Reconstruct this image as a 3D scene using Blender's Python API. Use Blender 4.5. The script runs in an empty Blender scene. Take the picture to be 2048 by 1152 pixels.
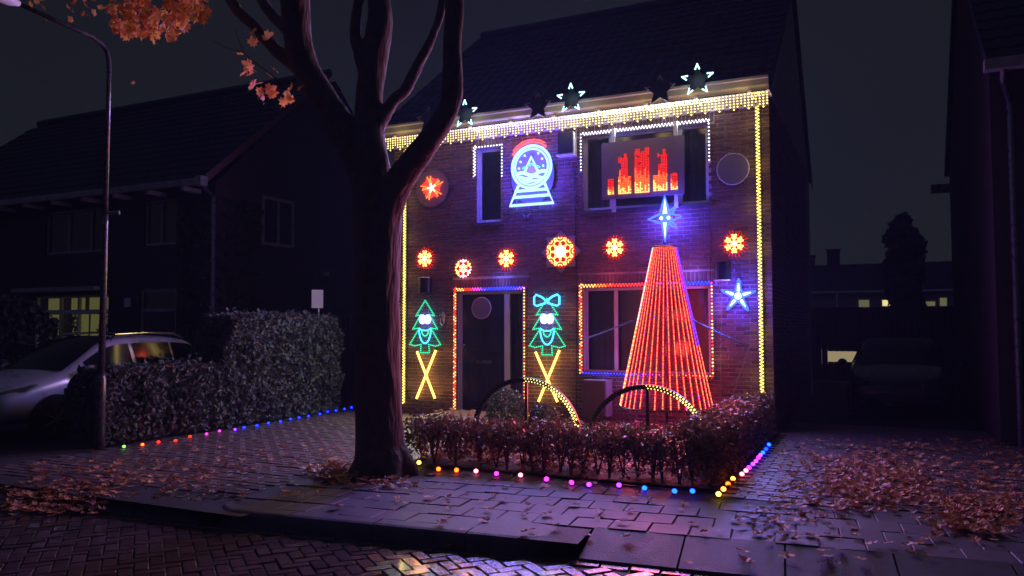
import bpy, math, random
from mathutils import Vector, Matrix, noise
random.seed(7)
R = math.radians
sc = bpy.context.scene
COL = sc.collection

# ------------------------------------------------------------------ camera
YAW, PITCH, ROLL, FPX = R(25.35), R(2.9), R(-.06), 1550.0
CAM = Vector((0, 0, 1.55))
fw = Vector((-math.sin(YAW) * math.cos(PITCH), math.cos(YAW) * math.cos(PITCH), math.sin(PITCH)))
rt0 = Vector((math.cos(YAW), math.sin(YAW), 0))
up0 = rt0.cross(fw)
rt = rt0 * math.cos(ROLL) + up0 * math.sin(ROLL)
up = up0 * math.cos(ROLL) - rt0 * math.sin(ROLL)
cd = bpy.data.cameras.new('camera')
cd.sensor_width = 36; cd.lens = 36 * FPX / 2048; cd.clip_start = .05; cd.clip_end = 2000
cam = bpy.data.objects.new('camera', cd); COL.objects.link(cam)
cam.matrix_world = Matrix(((rt.x, up.x, -fw.x, CAM.x), (rt.y, up.y, -fw.y, CAM.y), (rt.z, up.z, -fw.z, CAM.z), (0, 0, 0, 1)))
sc.camera = cam
# ------------------------------------------------------------------ sky, added blue fill, exposure
w = bpy.data.worlds.new('World'); sc.world = w; w.use_nodes = True
nt = w.node_tree; nt.nodes.clear()
o_ = nt.nodes.new('ShaderNodeOutputWorld'); ad = nt.nodes.new('ShaderNodeAddShader')
b1 = nt.nodes.new('ShaderNodeBackground'); b2 = nt.nodes.new('ShaderNodeBackground')
sk = nt.nodes.new('ShaderNodeTexSky'); sk.sky_type = 'NISHITA'; sk.sun_disc = False
SUN_EL, SUN_AZ = R(35), R(-150)
sk.sun_elevation = SUN_EL; sk.sun_rotation = SUN_AZ
nt.links.new(sk.outputs[0], b1.inputs[0]); b1.inputs[1].default_value = .0009      # faint sky gradient
b2.inputs[0].default_value = (.0098, .0104, .0150, 1); b2.inputs[1].default_value = .75   # town glow on low cloud
tcw = nt.nodes.new('ShaderNodeTexCoord'); nzw = nt.nodes.new('ShaderNodeTexNoise'); nzw.inputs['Scale'].default_value = 2.2; nzw.inputs['Detail'].default_value = 6
crw = nt.nodes.new('ShaderNodeValToRGB'); crw.color_ramp.elements[0].position = .3; crw.color_ramp.elements[1].position = .72
crw.color_ramp.elements[0].color = (.0088, .0094, .0130, 1); crw.color_ramp.elements[1].color = (.0120, .0128, .0172, 1)
nt.links.new(tcw.outputs['Generated'], nzw.inputs['Vector']); nt.links.new(nzw.outputs['Fac'], crw.inputs[0]); nt.links.new(crw.outputs[0], b2.inputs[0])
nt.links.new(b1.outputs[0], ad.inputs[0]); nt.links.new(b2.outputs[0], ad.inputs[1]); nt.links.new(ad.outputs[0], o_.inputs[0])
sl = bpy.data.lights.new('blue_fill', 'SUN'); sl.energy = .07; sl.angle = R(20); sl.color = (.22, .20, 1)  # added weak blue lamp imitating the navy cast on roofs and walls
blue_fill = bpy.data.objects.new('blue_fill', sl); COL.objects.link(blue_fill)
# sky sun_rotation turns clockwise from +Y; point the lamp from the same direction
sd = Vector((math.sin(SUN_AZ) * math.cos(SUN_EL), math.cos(SUN_AZ) * math.cos(SUN_EL), math.sin(SUN_EL)))
blue_fill.rotation_euler = sd.to_track_quat('Z', 'Y').to_euler()
sc.view_settings.view_transform = 'Standard'; sc.view_settings.look = 'None'
sc.view_settings.exposure = 0; sc.view_settings.gamma = 1
sc.render.engine = 'CYCLES'
cy = sc.cycles
cy.use_denoising = True; cy.max_bounces = 4; cy.diffuse_bounces = 2; cy.glossy_bounces = 2; cy.use_adaptive_sampling = True; cy.adaptive_threshold = .02
cy.transparent_max_bounces = 12; cy.caustics_reflective = False; cy.caustics_refractive = False
cy.sample_clamp_indirect = 3; cy.use_light_tree = True

# ------------------------------------------------------------------ pixel -> point on a real plane
def ray(x, y):
    return fw + rt * ((x - 1024) / FPX) - up * ((y - 576) / FPX)
def onY(x, y, Y=12.0):
    d = ray(x, y); return CAM + d * ((Y - CAM.y) / d.y)
def onZ(x, y, Z=0.0):
    d = ray(x, y); return CAM + d * ((Z - CAM.z) / d.z)
def onX(x, y, X):
    d = ray(x, y); return CAM + d * ((X - CAM.x) / d.x)
def depth(p): return (Vector(p) - CAM).dot(fw)

# ------------------------------------------------------------------ materials
M = {}
def mat(key, col, rough=.6, var=.25, scale=6.0, spec=.4, metal=0, bump=0, bscale=40, ramp=None, coat=0, col2=None, transl=0):
    m = bpy.data.materials.new(key); m.use_nodes = True; n = m.node_tree; p = n.nodes['Principled BSDF']
    p.inputs['Roughness'].default_value = rough; p.inputs['Metallic'].default_value = metal
    p.inputs['Specular IOR Level'].default_value = spec; p.inputs['Coat Weight'].default_value = coat; p.inputs['Coat Roughness'].default_value = .12 if coat else .03
    tc = n.nodes.new('ShaderNodeTexCoord'); geo = n.nodes.new('ShaderNodeNewGeometry')
    nz = n.nodes.new('ShaderNodeTexNoise'); nz.inputs['Scale'].default_value = scale; nz.inputs['Detail'].default_value = 5
    n.links.new(geo.outputs['Position'], nz.inputs['Vector'])
    if ramp:
        at = n.nodes.new('ShaderNodeAttribute'); at.attribute_name = 'rnd'
        cr = n.nodes.new('ShaderNodeValToRGB'); e = cr.color_ramp.elements
        while len(e) > 1: e.remove(e[0])
        for i, c in enumerate(ramp):
            el = e[0] if i == 0 else e.new(i / (len(ramp) - 1)); el.position = i / (len(ramp) - 1); el.color = (*c, 1)
        n.links.new(at.outputs['Fac'], cr.inputs[0]); base = cr.outputs[0]
    else:
        mx0 = n.nodes.new('ShaderNodeMix'); mx0.data_type = 'RGBA'
        mx0.inputs['A'].default_value = (*col, 1); mx0.inputs['B'].default_value = (*(col2 or col), 1)
        n.links.new(nz.outputs['Fac'], mx0.inputs['Factor']); base = mx0.outputs['Result']
    hs = n.nodes.new('ShaderNodeHueSaturation')
    mr = n.nodes.new('ShaderNodeMapRange'); mr.inputs['From Min'].default_value = .25; mr.inputs['From Max'].default_value = .75
    mr.inputs['To Min'].default_value = 1 - var; mr.inputs['To Max'].default_value = 1 + var
    n.links.new(nz.outputs['Fac'], mr.inputs['Value']); n.links.new(mr.outputs[0], hs.inputs['Value']); n.links.new(base, hs.inputs['Color'])
    n.links.new(hs.outputs[0], p.inputs['Base Color'])
    rr = n.nodes.new('ShaderNodeMapRange'); rr.inputs['To Min'].default_value = max(.03, rough - .12); rr.inputs['To Max'].default_value = min(1, rough + .12)
    n.links.new(nz.outputs['Fac'], rr.inputs['Value']); n.links.new(rr.outputs[0], p.inputs['Roughness'])
    if bump:
        n2 = n.nodes.new('ShaderNodeTexNoise'); n2.inputs['Scale'].default_value = bscale; n2.inputs['Detail'].default_value = 6
        mp = n.nodes.new('ShaderNodeMapping'); mp.inputs['Scale'].default_value = (1, 1, .16 if key == 'bark' else 1)
        n.links.new(geo.outputs['Position'], mp.inputs['Vector']); n.links.new(mp.outputs[0], n2.inputs['Vector'])
        bp = n.nodes.new('ShaderNodeBump'); bp.inputs['Strength'].default_value = bump; bp.inputs['Distance'].default_value = .02
        n.links.new(n2.outputs['Fac'], bp.inputs['Height']); n.links.new(bp.outputs[0], p.inputs['Normal'])
    if transl:
        tr = n.nodes.new('ShaderNodeBsdfTranslucent'); n.links.new(hs.outputs[0], tr.inputs['Color'])
        ms = n.nodes.new('ShaderNodeMixShader'); ms.inputs[0].default_value = transl
        out = n.nodes['Material Output']
        n.links.new(p.outputs[0], ms.inputs[1]); n.links.new(tr.outputs[0], ms.inputs[2]); n.links.new(ms.outputs[0], out.inputs['Surface'])
    M[key] = m; return m
def emi(key, col, s=1.0):
    m = bpy.data.materials.new(key); m.use_nodes = True; n = m.node_tree; n.nodes.clear()
    e = n.nodes.new('ShaderNodeEmission'); e.inputs[0].default_value = (*col, 1); e.inputs[1].default_value = s
    o = n.nodes.new('ShaderNodeOutputMaterial'); n.links.new(e.outputs[0], o.inputs[0]); M[key] = m
def glass(key, tint=(.75, .8, .85), g=.1):
    m = bpy.data.materials.new(key); m.use_nodes = True; n = m.node_tree; n.nodes.clear()
    t = n.nodes.new('ShaderNodeBsdfTransparent'); t.inputs[0].default_value = (*tint, 1)
    gl = n.nodes.new('ShaderNodeBsdfGlossy'); gl.inputs['Roughness'].default_value = .14
    lw = n.nodes.new('ShaderNodeFresnel'); lw.inputs[0].default_value = 1.45
    mm = n.nodes.new('ShaderNodeMath'); mm.operation = 'ADD'; mm.inputs[1].default_value = g; n.links.new(lw.outputs[0], mm.inputs[0])
    ms = n.nodes.new('ShaderNodeMixShader'); o = n.nodes.new('ShaderNodeOutputMaterial')
    n.links.new(mm.outputs[0], ms.inputs[0]); n.links.new(t.outputs[0], ms.inputs[1]); n.links.new(gl.outputs[0], ms.inputs[2]); n.links.new(ms.outputs[0], o.inputs[0]); M[key] = m

mat('brick', None, .75, .3, 25, ramp=[(.12, .055, .055), (.20, .09, .08), (.16, .075, .07), (.24, .115, .10), (.14, .08, .08), (.20, .10, .09)], bump=.35, bscale=90)
mat('mortar', (.48, .45, .44), .9, .25, 8, bump=.3, bscale=60)
mat('clinker', None, .21, .25, 18, spec=1.0, coat=.7, ramp=[(.10, .06, .055), (.16, .09, .08), (.12, .08, .085), (.19, .11, .10), (.13, .07, .06)], bump=.3, bscale=70)
mat('grit', (.055, .05, .048), .7, .35, 12, bump=.4, bscale=80)
mat('slab', None, .58, .3, 5, spec=.4, ramp=[(.07, .068, .075), (.09, .087, .095), (.078, .075, .085), (.10, .097, .10)], bump=.25, bscale=120)
mat('kerbstone', (.085, .083, .088), .6, .3, 7, bump=.3, bscale=90)
mat('drivebrick', None, .5, .3, 14, ramp=[(.10, .07, .07), (.13, .085, .08), (.105, .085, .09), (.14, .10, .09)], bump=.3, bscale=80)
mat('soil', (.045, .03, .022), .95, .4, 9, bump=.6, bscale=30)
mat('rooftile', (.030, .030, .048), .6, .35, 4, col2=(.042, .040, .06))
mat('cream', (.66, .60, .52), .45, .1, 5); mat('oldpaint', (.36, .34, .33), .6, .3, 5)
mat('white', (.72, .72, .72), .4, .08, 4)
mat('darkpaint', (.035, .04, .05), .35, .2, 6)
mat('black', (.012, .012, .014), .45, .2, 10)
mat('blackmetal', (.02, .02, .022), .35, .2, 10, spec=.6)
mat('galv', (.24, .25, .27), .3, .2, 12, metal=.85)
mat('lampgrey', (.12, .13, .14), .28, .2, 12, metal=.6)
mat('acrylic', (.34, .30, .32), .5, .05, 3, transl=.3)
mat('board', (.22, .20, .21), .6, .06, 3)
mat('blind', (.60, .52, .52), .8, .12, 2)
mat('curtain', (.36, .36, .42), .85, .25, 3)
mat('bark', (.115, .09, .065), .85, .45, 9, col2=(.06, .06, .035), bump=1.0, bscale=34)
mat('twig', (.05, .035, .028), .8, .3, 20)
mat('mapleleaf', None, .55, .25, 30, ramp=[(.80, .24, .07), (.88, .40, .08), (.82, .30, .10), (.90, .52, .12), (.70, .18, .07), (.85, .42, .14)], transl=.5)
mat('deadleaf', None, .5, .3, 25, ramp=[(.50, .16, .08), (.64, .28, .10), (.56, .24, .14), (.68, .38, .16), (.40, .12, .07), (.60, .36, .22)], transl=.15)
mat('hedgeleaf', None, .7, .3, 14, ramp=[(.085, .11, .095), (.11, .135, .115), (.13, .15, .13), (.09, .115, .10)], transl=.15)
mat('shrubleaf', None, .38, .3, 14, spec=.5, ramp=[(.09, .09, .05), (.19, .10, .06), (.27, .11, .06), (.13, .12, .06), (.33, .15, .07), (.10, .08, .05)], transl=.2)
mat('boxleaf', None, .4, .3, 14, ramp=[(.07, .12, .06), (.10, .16, .08), (.12, .17, .10)], transl=.15)
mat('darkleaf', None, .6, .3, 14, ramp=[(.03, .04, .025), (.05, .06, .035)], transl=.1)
mat('silver', (.50, .50, .53), .30, .05, 3, metal=.25, coat=.6)
mat('darkcar', (.03, .03, .05), .25, .05, 3, metal=.3, coat=.6)
mat('carglass', (.008, .009, .012), .06, .1, 3, spec=.25)
mat('tyre', (.015, .015, .015), .8, .2, 10)
mat('rim', (.25, .25, .26), .35, .1, 6, metal=.8)
mat('chrome', (.6, .6, .62), .12, .05, 6, metal=1)
mat('bluestrap', (.04, .10, .30), .6, .2, 10)
mat('render', (.22, .21, .21), .85, .2, 3)
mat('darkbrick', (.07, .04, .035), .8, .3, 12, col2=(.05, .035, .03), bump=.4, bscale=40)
mat('fencewood', (.06, .045, .035), .8, .3, 12)
mat('cable', (.30, .30, .30), .5, .1, 10)
mat('unlit', (.10, .11, .12), .3, .1, 10)
glass('pane')
def bloom_veil(key, col, open_):
    m = bpy.data.materials.new(key); m.use_nodes = True; n = m.node_tree; n.nodes.clear()
    t = n.nodes.new('ShaderNodeBsdfTransparent'); d = n.nodes.new('ShaderNodeBsdfDiffuse'); d.inputs[0].default_value = (*col, 1); tl = n.nodes.new('ShaderNodeBsdfTranslucent'); tl.inputs[0].default_value = (*col, 1)
    a = n.nodes.new('ShaderNodeMixShader'); a.inputs[0].default_value = .4; b = n.nodes.new('ShaderNodeMixShader'); b.inputs[0].default_value = open_; o = n.nodes.new('ShaderNodeOutputMaterial')
    n.links.new(d.outputs[0], a.inputs[1]); n.links.new(tl.outputs[0], a.inputs[2]); n.links.new(a.outputs[0], b.inputs[1]); n.links.new(t.outputs[0], b.inputs[2]); n.links.new(b.outputs[0], o.inputs[0]); M[key] = m
bloom_veil('bloom_veil', (.42, .05, .07), .70)  # see-through red that imitates bloom inside the cone
emi('L_yellow', (3.6, 2.9, .75)); emi('L_warm', (5.5, 1.9, .5)); emi('L_string', (4.2, 2.8, .5))
emi('L_orange', (5, .7, .12)); emi('L_red', (4.5, .14, .08)); emi('L_magenta', (3.4, .2, 2.6)); emi('L_violet', (1.0, .25, 6)); emi('L_tree', (5, .85, .38)); emi('L_treedeep', (4, .30, .16))
emi('L_blue', (.14, .2, 8)); emi('L_white', (3.6, 3.2, 3.6)); emi('L_ice', (1.5, 2.9, 2.9))
emi('L_pink', (5, 1.6, 2)); emi('L_green', (.015, .5, .2)); emi('L_mint', (.1, 1.6, .8)); emi('L_neon', (.75, 1.35, 10)); emi('L_neonred', (4, .25, .3))
emi('L_cyan', (.2, 1.7, 3.6)); emi('L_eye', (1.8, 2.0, 8)); emi('L_stick', (4.2, 2.3, .4)); emi('L_flake', (5, 1.9, .45)); emi('L_flakecore', (6, 3.2, 1.4))
emi('L_redglow', (1.3, .03, .015)); emi('L_bloomribbon', (.55, .003, .010)); emi('L_dimred', (.8, .02, .012)); emi('L_fire', (3, .32, .06)); emi('L_fire2', (1.6, .03, .015)); emi('L_starblue', (.16, .36, 8))
emi('L_starfill', (1.3, 1.7, 9)); emi('W_lit', (.115, .105, .030)); emi('W_far', (.9, .8, .32)); emi('W_fardim', (.12, .115, .05)); emi('W_wallglow', (.30, .24, .13))  # the last one imitates lamplight on the far garden wall
for k_, c3_ in {'yellow': (5, 3.2, .35), 'warm': (6, 1.7, .25), 'orange': (7, .55, .04), 'red': (7, .08, .02), 'magenta': (4.5, .10, 3.0), 'violet': (1.2, .14, 8), 'blue': (.04, .14, 10), 'bluecool': (.04, .40, 10), 'pink': (6.5, .9, 1.5), 'green': (.5, 3.2, .2)}.items(): emi('B_' + k_, c3_, 1.3)

# ------------------------------------------------------------------ object helpers
def tag(o, label=None, cat=None, group=None, kind=None):
    if label: o['label'] = label
    if cat: o['category'] = cat
    if group: o['group'] = group
    if kind: o['kind'] = kind
    return o
def thing(name, label, cat, loc=(0, 0, 0), group=None):
    o = bpy.data.objects.new(name, None); COL.objects.link(o); o.location = loc; o.empty_display_size = .1
    return tag(o, label, cat, group)
def origin(parent):
    v = Vector((0, 0, 0))
    while parent is not None:
        v += Vector(parent.location); parent = parent.parent
    return v
class MB:
    def __init__(s): s.v = []; s.f = []; s.m = []; s.r = []; s.keys = []; s.cur = 0; s.rnd = 0.0
    def use(s, key, rnd=None):
        if key not in s.keys: s.keys.append(key)
        s.cur = s.keys.index(key)
        if rnd is not None: s.rnd = rnd
        return s
    def add(s, vs, fs):
        b = len(s.v); s.v += [tuple(p) for p in vs]
        for f in fs: s.f.append(tuple(b + i for i in f)); s.m.append(s.cur); s.r.append(s.rnd)
        return s
    def box(s, a, b):
        x0, y0, z0 = a; x1, y1, z1 = b
        return s.add([(x0, y0, z0), (x1, y0, z0), (x1, y1, z0), (x0, y1, z0), (x0, y0, z1), (x1, y0, z1), (x1, y1, z1), (x0, y1, z1)],
                     [(0, 3, 2, 1), (4, 5, 6, 7), (0, 1, 5, 4), (1, 2, 6, 5), (2, 3, 7, 6), (3, 0, 4, 7)])
    def cham(s, a, b, c=.006):     # a box whose -Y front edges are chamfered
        x0, y0, z0 = a; x1, y1, z1 = b
        return s.add([(x0, y1, z0), (x1, y1, z0), (x1, y1, z1), (x0, y1, z1), (x0, y0 + c, z0), (x1, y0 + c, z0), (x1, y0 + c, z1), (x0, y0 + c, z1),
                      (x0 + c, y0, z0 + c), (x1 - c, y0, z0 + c), (x1 - c, y0, z1 - c), (x0 + c, y0, z1 - c)],
                     [(8, 9, 10, 11), (4, 5, 9, 8), (5, 6, 10, 9), (6, 7, 11, 10), (7, 4, 8, 11), (0, 1, 5, 4), (1, 2, 6, 5), (2, 3, 7, 6), (3, 0, 4, 7)])
    def tube(s, pts, rad, n=8, cap=True):
        pts = [Vector(p) for p in pts]
        if not isinstance(rad, (list, tuple)): rad = [rad] * len(pts)
        vs = []; fs = []; prev = None
        for i, p in enumerate(pts):
            t = (pts[min(i + 1, len(pts) - 1)] - pts[max(i - 1, 0)]).normalized()
            if prev is None: a = t.orthogonal().normalized()
            else: a = (prev - t * prev.dot(t)); a = a.normalized() if a.length > 1e-6 else t.orthogonal().normalized()
            prev = a; b = t.cross(a)
            for k in range(n):
                an = 2 * math.pi * k / n; vs.append(p + (a * math.cos(an) + b * math.sin(an)) * rad[i])
        for i in range(len(pts) - 1):
            for k in range(n): fs.append((i * n + k, i * n + (k + 1) % n, (i + 1) * n + (k + 1) % n, (i + 1) * n + k))
        if cap: fs.append(tuple(range(n - 1, -1, -1))); fs.append(tuple((len(pts) - 1) * n + k for k in range(n)))
        return s.add(vs, fs)
    def bulb(s, p, r):
        x, y, z = p
        return s.add([(x + r, y, z), (x, y + r, z), (x - r, y, z), (x, y - r, z), (x, y, z + r), (x, y, z - r)],
                     [(0, 1, 4), (1, 2, 4), (2, 3, 4), (3, 0, 4), (1, 0, 5), (2, 1, 5), (3, 2, 5), (0, 3, 5)])
    def ball(s, c, r, n=12, m=7, sz=1.0):
        vs = [(c[0], c[1], c[2] + r * sz)]
        for j in range(1, m):
            th = math.pi * j / m
            for k in range(n): vs.append((c[0] + r * math.sin(th) * math.cos(2 * math.pi * k / n), c[1] + r * math.sin(th) * math.sin(2 * math.pi * k / n), c[2] + r * sz * math.cos(th)))
        vs.append((c[0], c[1], c[2] - r * sz)); L = len(vs) - 1; fs = []
        for k in range(n): fs.append((0, 1 + k, 1 + (k + 1) % n)); fs.append((L, 1 + (m - 2) * n + (k + 1) % n, 1 + (m - 2) * n + k))
        for j in range(m - 2):
            for k in range(n): fs.append((1 + j * n + k, 1 + (j + 1) * n + k, 1 + (j + 1) * n + (k + 1) % n, 1 + j * n + (k + 1) % n))
        return s.add(vs, fs)
    def prismY(s, poly, y0, y1):   # polygon in XZ (counter-clockwise seen from -Y) pushed from y0 (front) to y1
        n = len(poly); vs = [(x, y0, z) for x, z in poly] + [(x, y1, z) for x, z in poly]
        fs = [tuple(range(n)), tuple(range(2 * n - 1, n - 1, -1))] + [(i, n + i, n + (i + 1) % n, (i + 1) % n) for i in range(n)]
        return s.add(vs, fs)
    def fanY(s, c, poly, y0, y1):  # star-shaped polygon with a centre
        n = len(poly); vs = [(x, y0, z) for x, z in poly] + [(x, y1, z) for x, z in poly] + [(c[0], y0, c[1]), (c[0], y1, c[1])]
        fs = []
        for i in range(n):
            j = (i + 1) % n; fs += [(2 * n, i, j), (2 * n + 1, n + j, n + i), (i, n + i, n + j, j)]
        return s.add(vs, fs)
    def data(s, name, org=Vector((0, 0, 0)), smooth=False):
        me = bpy.data.meshes.new(name); ox, oy, oz = org
        me.from_pydata([(x - ox, y - oy, z - oz) for x, y, z in s.v], [], s.f)
        for k in s.keys: me.materials.append(M[k])
        me.polygons.foreach_set('material_index', s.m)
        if smooth: me.polygons.foreach_set('use_smooth', [True] * len(s.f))
        a = me.attributes.new('rnd', 'FLOAT', 'FACE'); a.data.foreach_set('value', s.r)
        return me
    def build(s, name, parent=None, smooth=False, kind=None, loc=None):
        org = origin(parent) if parent else Vector(loc or (0, 0, 0))
        o = bpy.data.objects.new(name, s.data(name, org, smooth)); COL.objects.link(o)
        if parent: o.parent = parent
        elif loc: o.location = loc
        if kind: o['kind'] = kind
        return o
def place(name, me, parent, loc, rot=None, scale=None):
    o = bpy.data.objects.new(name, me); COL.objects.link(o); o.parent = parent
    o.location = Vector(loc) - (origin(parent) if parent else Vector((0, 0, 0)))
    if rot is not None: o.rotation_euler = rot
    if scale is not None: o.scale = scale
    return o
def glow(parent, loc, col, watts, r=.06):
    """the light a decoration gives off to all sides"""
    l = bpy.data.lights.new('glow', 'POINT'); l.energy = watts * GLOW; l.color = col; l.shadow_soft_size = max(.13, r)
    o = bpy.data.objects.new('glow', l); COL.objects.link(o); o.parent = parent; o.location = Vector(loc) - origin(parent); return o
def beam(parent, loc, col, watts, sx=.3, sz=.3, tilt=0):
    """the light that forward-facing LEDs throw off the wall into the street"""
    l = bpy.data.lights.new('beam', 'AREA'); l.shape = 'RECTANGLE'; l.size = sx; l.size_y = sz; l.energy = watts * BEAM; l.color = col
    o = bpy.data.objects.new('beam', l); COL.objects.link(o); o.parent = parent; o.location = Vector(loc) - origin(parent); o.rotation_euler = (R(-90) - tilt, 0, 0); return o
GLOW, BEAM = 1.0, .85
cY, cW, cR, cB, cBW = (1, .72, .22), (1, .42, .12), (1, .10, .06), (.16, .14, 1), (.5, .5, 1)
def struct(mb, name, **k): return mb.build(name, kind='structure', **k)

# ================================================================== THE SETTING
KA = math.atan(.105); KU = Vector((math.cos(KA), math.sin(KA), 0)); KV = Vector((-math.sin(KA), math.cos(KA), 0)); KO = Vector((-3, 5.22, 0))
def K(u, v, z=0): return KO + KU * u + KV * v + Vector((0, 0, z))      # street frame: u along the kerb, v away from the road
g = MB().use('soil'); g.add([(-110, -60, -.22), (110, -60, -.22), (110, 130, -.22), (-110, 130, -.22)], [(0, 1, 2, 3)]); struct(g, 'ground')

def pieces(parent, name, mats_key, dims, spots, limit=300, variants=6, c=.005, keep=lambda p: True):
    """spots: (point of top centre, rotation z).  The nearest become objects that share mesh data, the rest one joined part."""
    L, W_, H = dims
    def unit(rnd, mb, T):
        l, w2 = L / 2, W_ / 2
        vs = [(-l, -w2, -H), (l, -w2, -H), (l, w2, -H), (-l, w2, -H), (-l, -w2, -c), (l, -w2, -c), (l, w2, -c), (-l, w2, -c),
              (-l + c, -w2 + c, 0), (l - c, -w2 + c, 0), (l - c, w2 - c, 0), (-l + c, w2 - c, 0)]
        mb.use(mats_key, rnd).add([T @ Vector(v) for v in vs], [(8, 9, 10, 11), (4, 5, 9, 8), (5, 6, 10, 9), (6, 7, 11, 10), (7, 4, 8, 11), (0, 1, 5, 4), (1, 2, 6, 5), (2, 3, 7, 6), (3, 0, 4, 7)])
    def score(p):
        d = Vector(p) - CAM; z = d.dot(fw); x = 1024 + FPX * d.dot(rt) / z; y = 576 - FPX * d.dot(up) / z
        vis = -20 < x < 2068 and y < 1165 and z > 0
        return (0 if vis and keep(p) else 1, z)
    order = sorted(spots, key=lambda s: score(s[0]))
    vm = []
    for k in range(variants):
        mb = MB(); unit(k / (variants - 1), mb, Matrix.Identity(4)); vm.append(mb.data(name))
    for p, rz in order[:limit]:
        o = place(name, random.choice(vm), parent, Vector(p) + Vector((0, 0, random.uniform(-.005, .004))), (random.gauss(0, .014), random.gauss(0, .014), rz + random.uniform(-.012, .012)))
    if order[limit:]:
        mb = MB()
        for p, rz in order[limit:]:
            unit(random.random(), mb, Matrix.Translation(Vector(p) + Vector((0, 0, random.uniform(-.003, .003)))) @ Matrix.Rotation(rz + random.uniform(-.012, .012), 4, 'Z') @ Matrix.Rotation(random.uniform(-.012, .012), 4, 'X'))
        mb.build(name, parent, kind='stuff')

# road: herringbone clinkers on a grit bed
ROADZ = -.12
g = MB().use('grit'); g.add([K(-60, -14, ROADZ - .012), K(60, -14, ROADZ - .012), K(60, .02, ROADZ - .012), K(-60, .02, ROADZ - .012)], [(0, 1, 2, 3)])
road = struct(g, 'road')
spots = []
a_, b_ = .205, .1025
HR = KA + R(45)
for i in range(-60, 60):
    for j in range(-40, 40):
        # herringbone cell: one stretcher and one header per step
        for (dx, dy, rz) in ((0.5 * a_, .5 * b_, 0), (a_ + .5 * b_, 0, math.pi / 2)):
            X = dx + b_ * j + 2 * a_ * i; Y = dy - 0 + b_ * j
            X2 = X * math.cos(R(45)) - Y * math.sin(R(45)); Y2 = X * math.sin(R(45)) + Y * math.cos(R(45))
            p = K(X2, Y2 - 2.2, ROADZ)
            v = (p - KO).dot(KV); u = (p - KO).dot(KU)
            if -2.6 < v < -.20 and -7.5 < u < 5.5: spots.append((p, HR + rz))
pieces(road, 'brick', 'clinker', (a_ - .012, b_ - .012, .06), spots, keep=lambda p: True)
# gutter course of bricks laid along the kerb
spots = [(K(-7.4 + i * .212, -.075, ROADZ), KA) for i in range(60)]
pieces(road, 'gutter_brick', 'clinker', (.20, .095, .06), spots, limit=80)

# pavement sheet, kerb, sloping drive blocks, slabs
g = MB().use('grit')
g.add([K(-60, .47, -.014), K(60, .47, -.014), (60, 90, -.014), (-70, 90, -.014)], [(0, 1, 2, 3)])
g.add([K(-2.33, .02, -.014), K(1.0, .02, -.014), K(1.0, .47, -.014), K(-2.33, .47, -.014)], [(0, 1, 2, 3)])
g.add([K(-60, -.02, -.20), K(60, -.02, -.20), K(60, .47, -.15), K(-60, .47, -.15)], [(0, 1, 2, 3)])
pave = struct(g, 'pavement')
for i in range(4):       # upstand kerb, four long stones, rounded back at both ends
    u0 = -2.24 + i * .795; u1 = u0 + .785
    v0 = -.035; prof = [(v0, -.2), (v0, -.03), (v0 + .02, -.004), (v0 + .05, .004), (.145 if i < 3 else .452, .004), (.145 if i < 3 else .452, -.2)]
    mb = MB().use('kerbstone'); vs = []; N = 9
    for k in range(N):
        u = u0 + (u1 - u0) * k / (N - 1); sh = 0; lo = 0
        if i == 0 and u < u0 + .3: sh = .16 * (1 - (u - u0) / .3) ** 2
        if i == 3 and u > u1 - .5: sh = .40 * ((u - u1 + .5) / .5) ** 2; lo = -.03 * ((u - u1 + .5) / .5)
        for v, z in prof: vs.append(K(u, v + (sh if v < .1 else 0 if i == 3 else max(0, sh - .02)), z + (lo if z > -.1 else 0)))
    fs = [tuple(k * 6 + q for q in (0, 1, 2, 3, 4, 5)) for k in (0,)] + [tuple((N - 1) * 6 + q for q in (5, 4, 3, 2, 1, 0))]
    for k in range(N - 1):
        for q in range(5): fs.append((k * 6 + q, (k + 1) * 6 + q, (k + 1) * 6 + q + 1, k * 6 + q + 1))
    mb.add(vs, fs); mb.build('kerb_stone', pave)
def ramp(u0, u1):
    z1, z0 = .0, -.100
    mb = MB().use('kerbstone'); a = .008
    mb.add([K(u0, -.03, -.22), K(u1, -.03, -.22), K(u1, .48, -.22), K(u0, .48, -.22), K(u0, -.03, z0), K(u1, -.03, z0), K(u1, .48, z1), K(u0, .48, z1)],
           [(0, 1, 5, 4), (4, 5, 6, 7), (1, 2, 6, 5), (3, 0, 4, 7), (2, 3, 7, 6)])
    mb.build('ramp_block', pave)
for i in range(9): ramp(-2.33 - (i + 1) * .72, -2.33 - i * .72 - .014)
for i in range(8): ramp(1.02 + i * .70, 1.02 + (i + 1) * .70 - .014)
spots = []
for r_ in range(0, 7):
    for c_ in range(-9, 26):
        u = c_ * .306 + (r_ % 2) * .153 + (.2 if r_ else -.012); v = .30 + r_ * .306
        p = K(u, v)
        if u < -2.15 or (u > .85 and v < .5): continue
        if r_ == 0 and u > .06: continue
        if (p.x - -4.82) ** 2 + (p.y - 6.98) ** 2 < .36: continue
        if p.y > 7.40 and p.x < -1.2: continue
        if v > 1.75 and u > 1.4: continue
        spots.append((p, KA))
pieces(pave, 'slab', 'slab', (.298, .298, .05), spots, limit=300)
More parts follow.
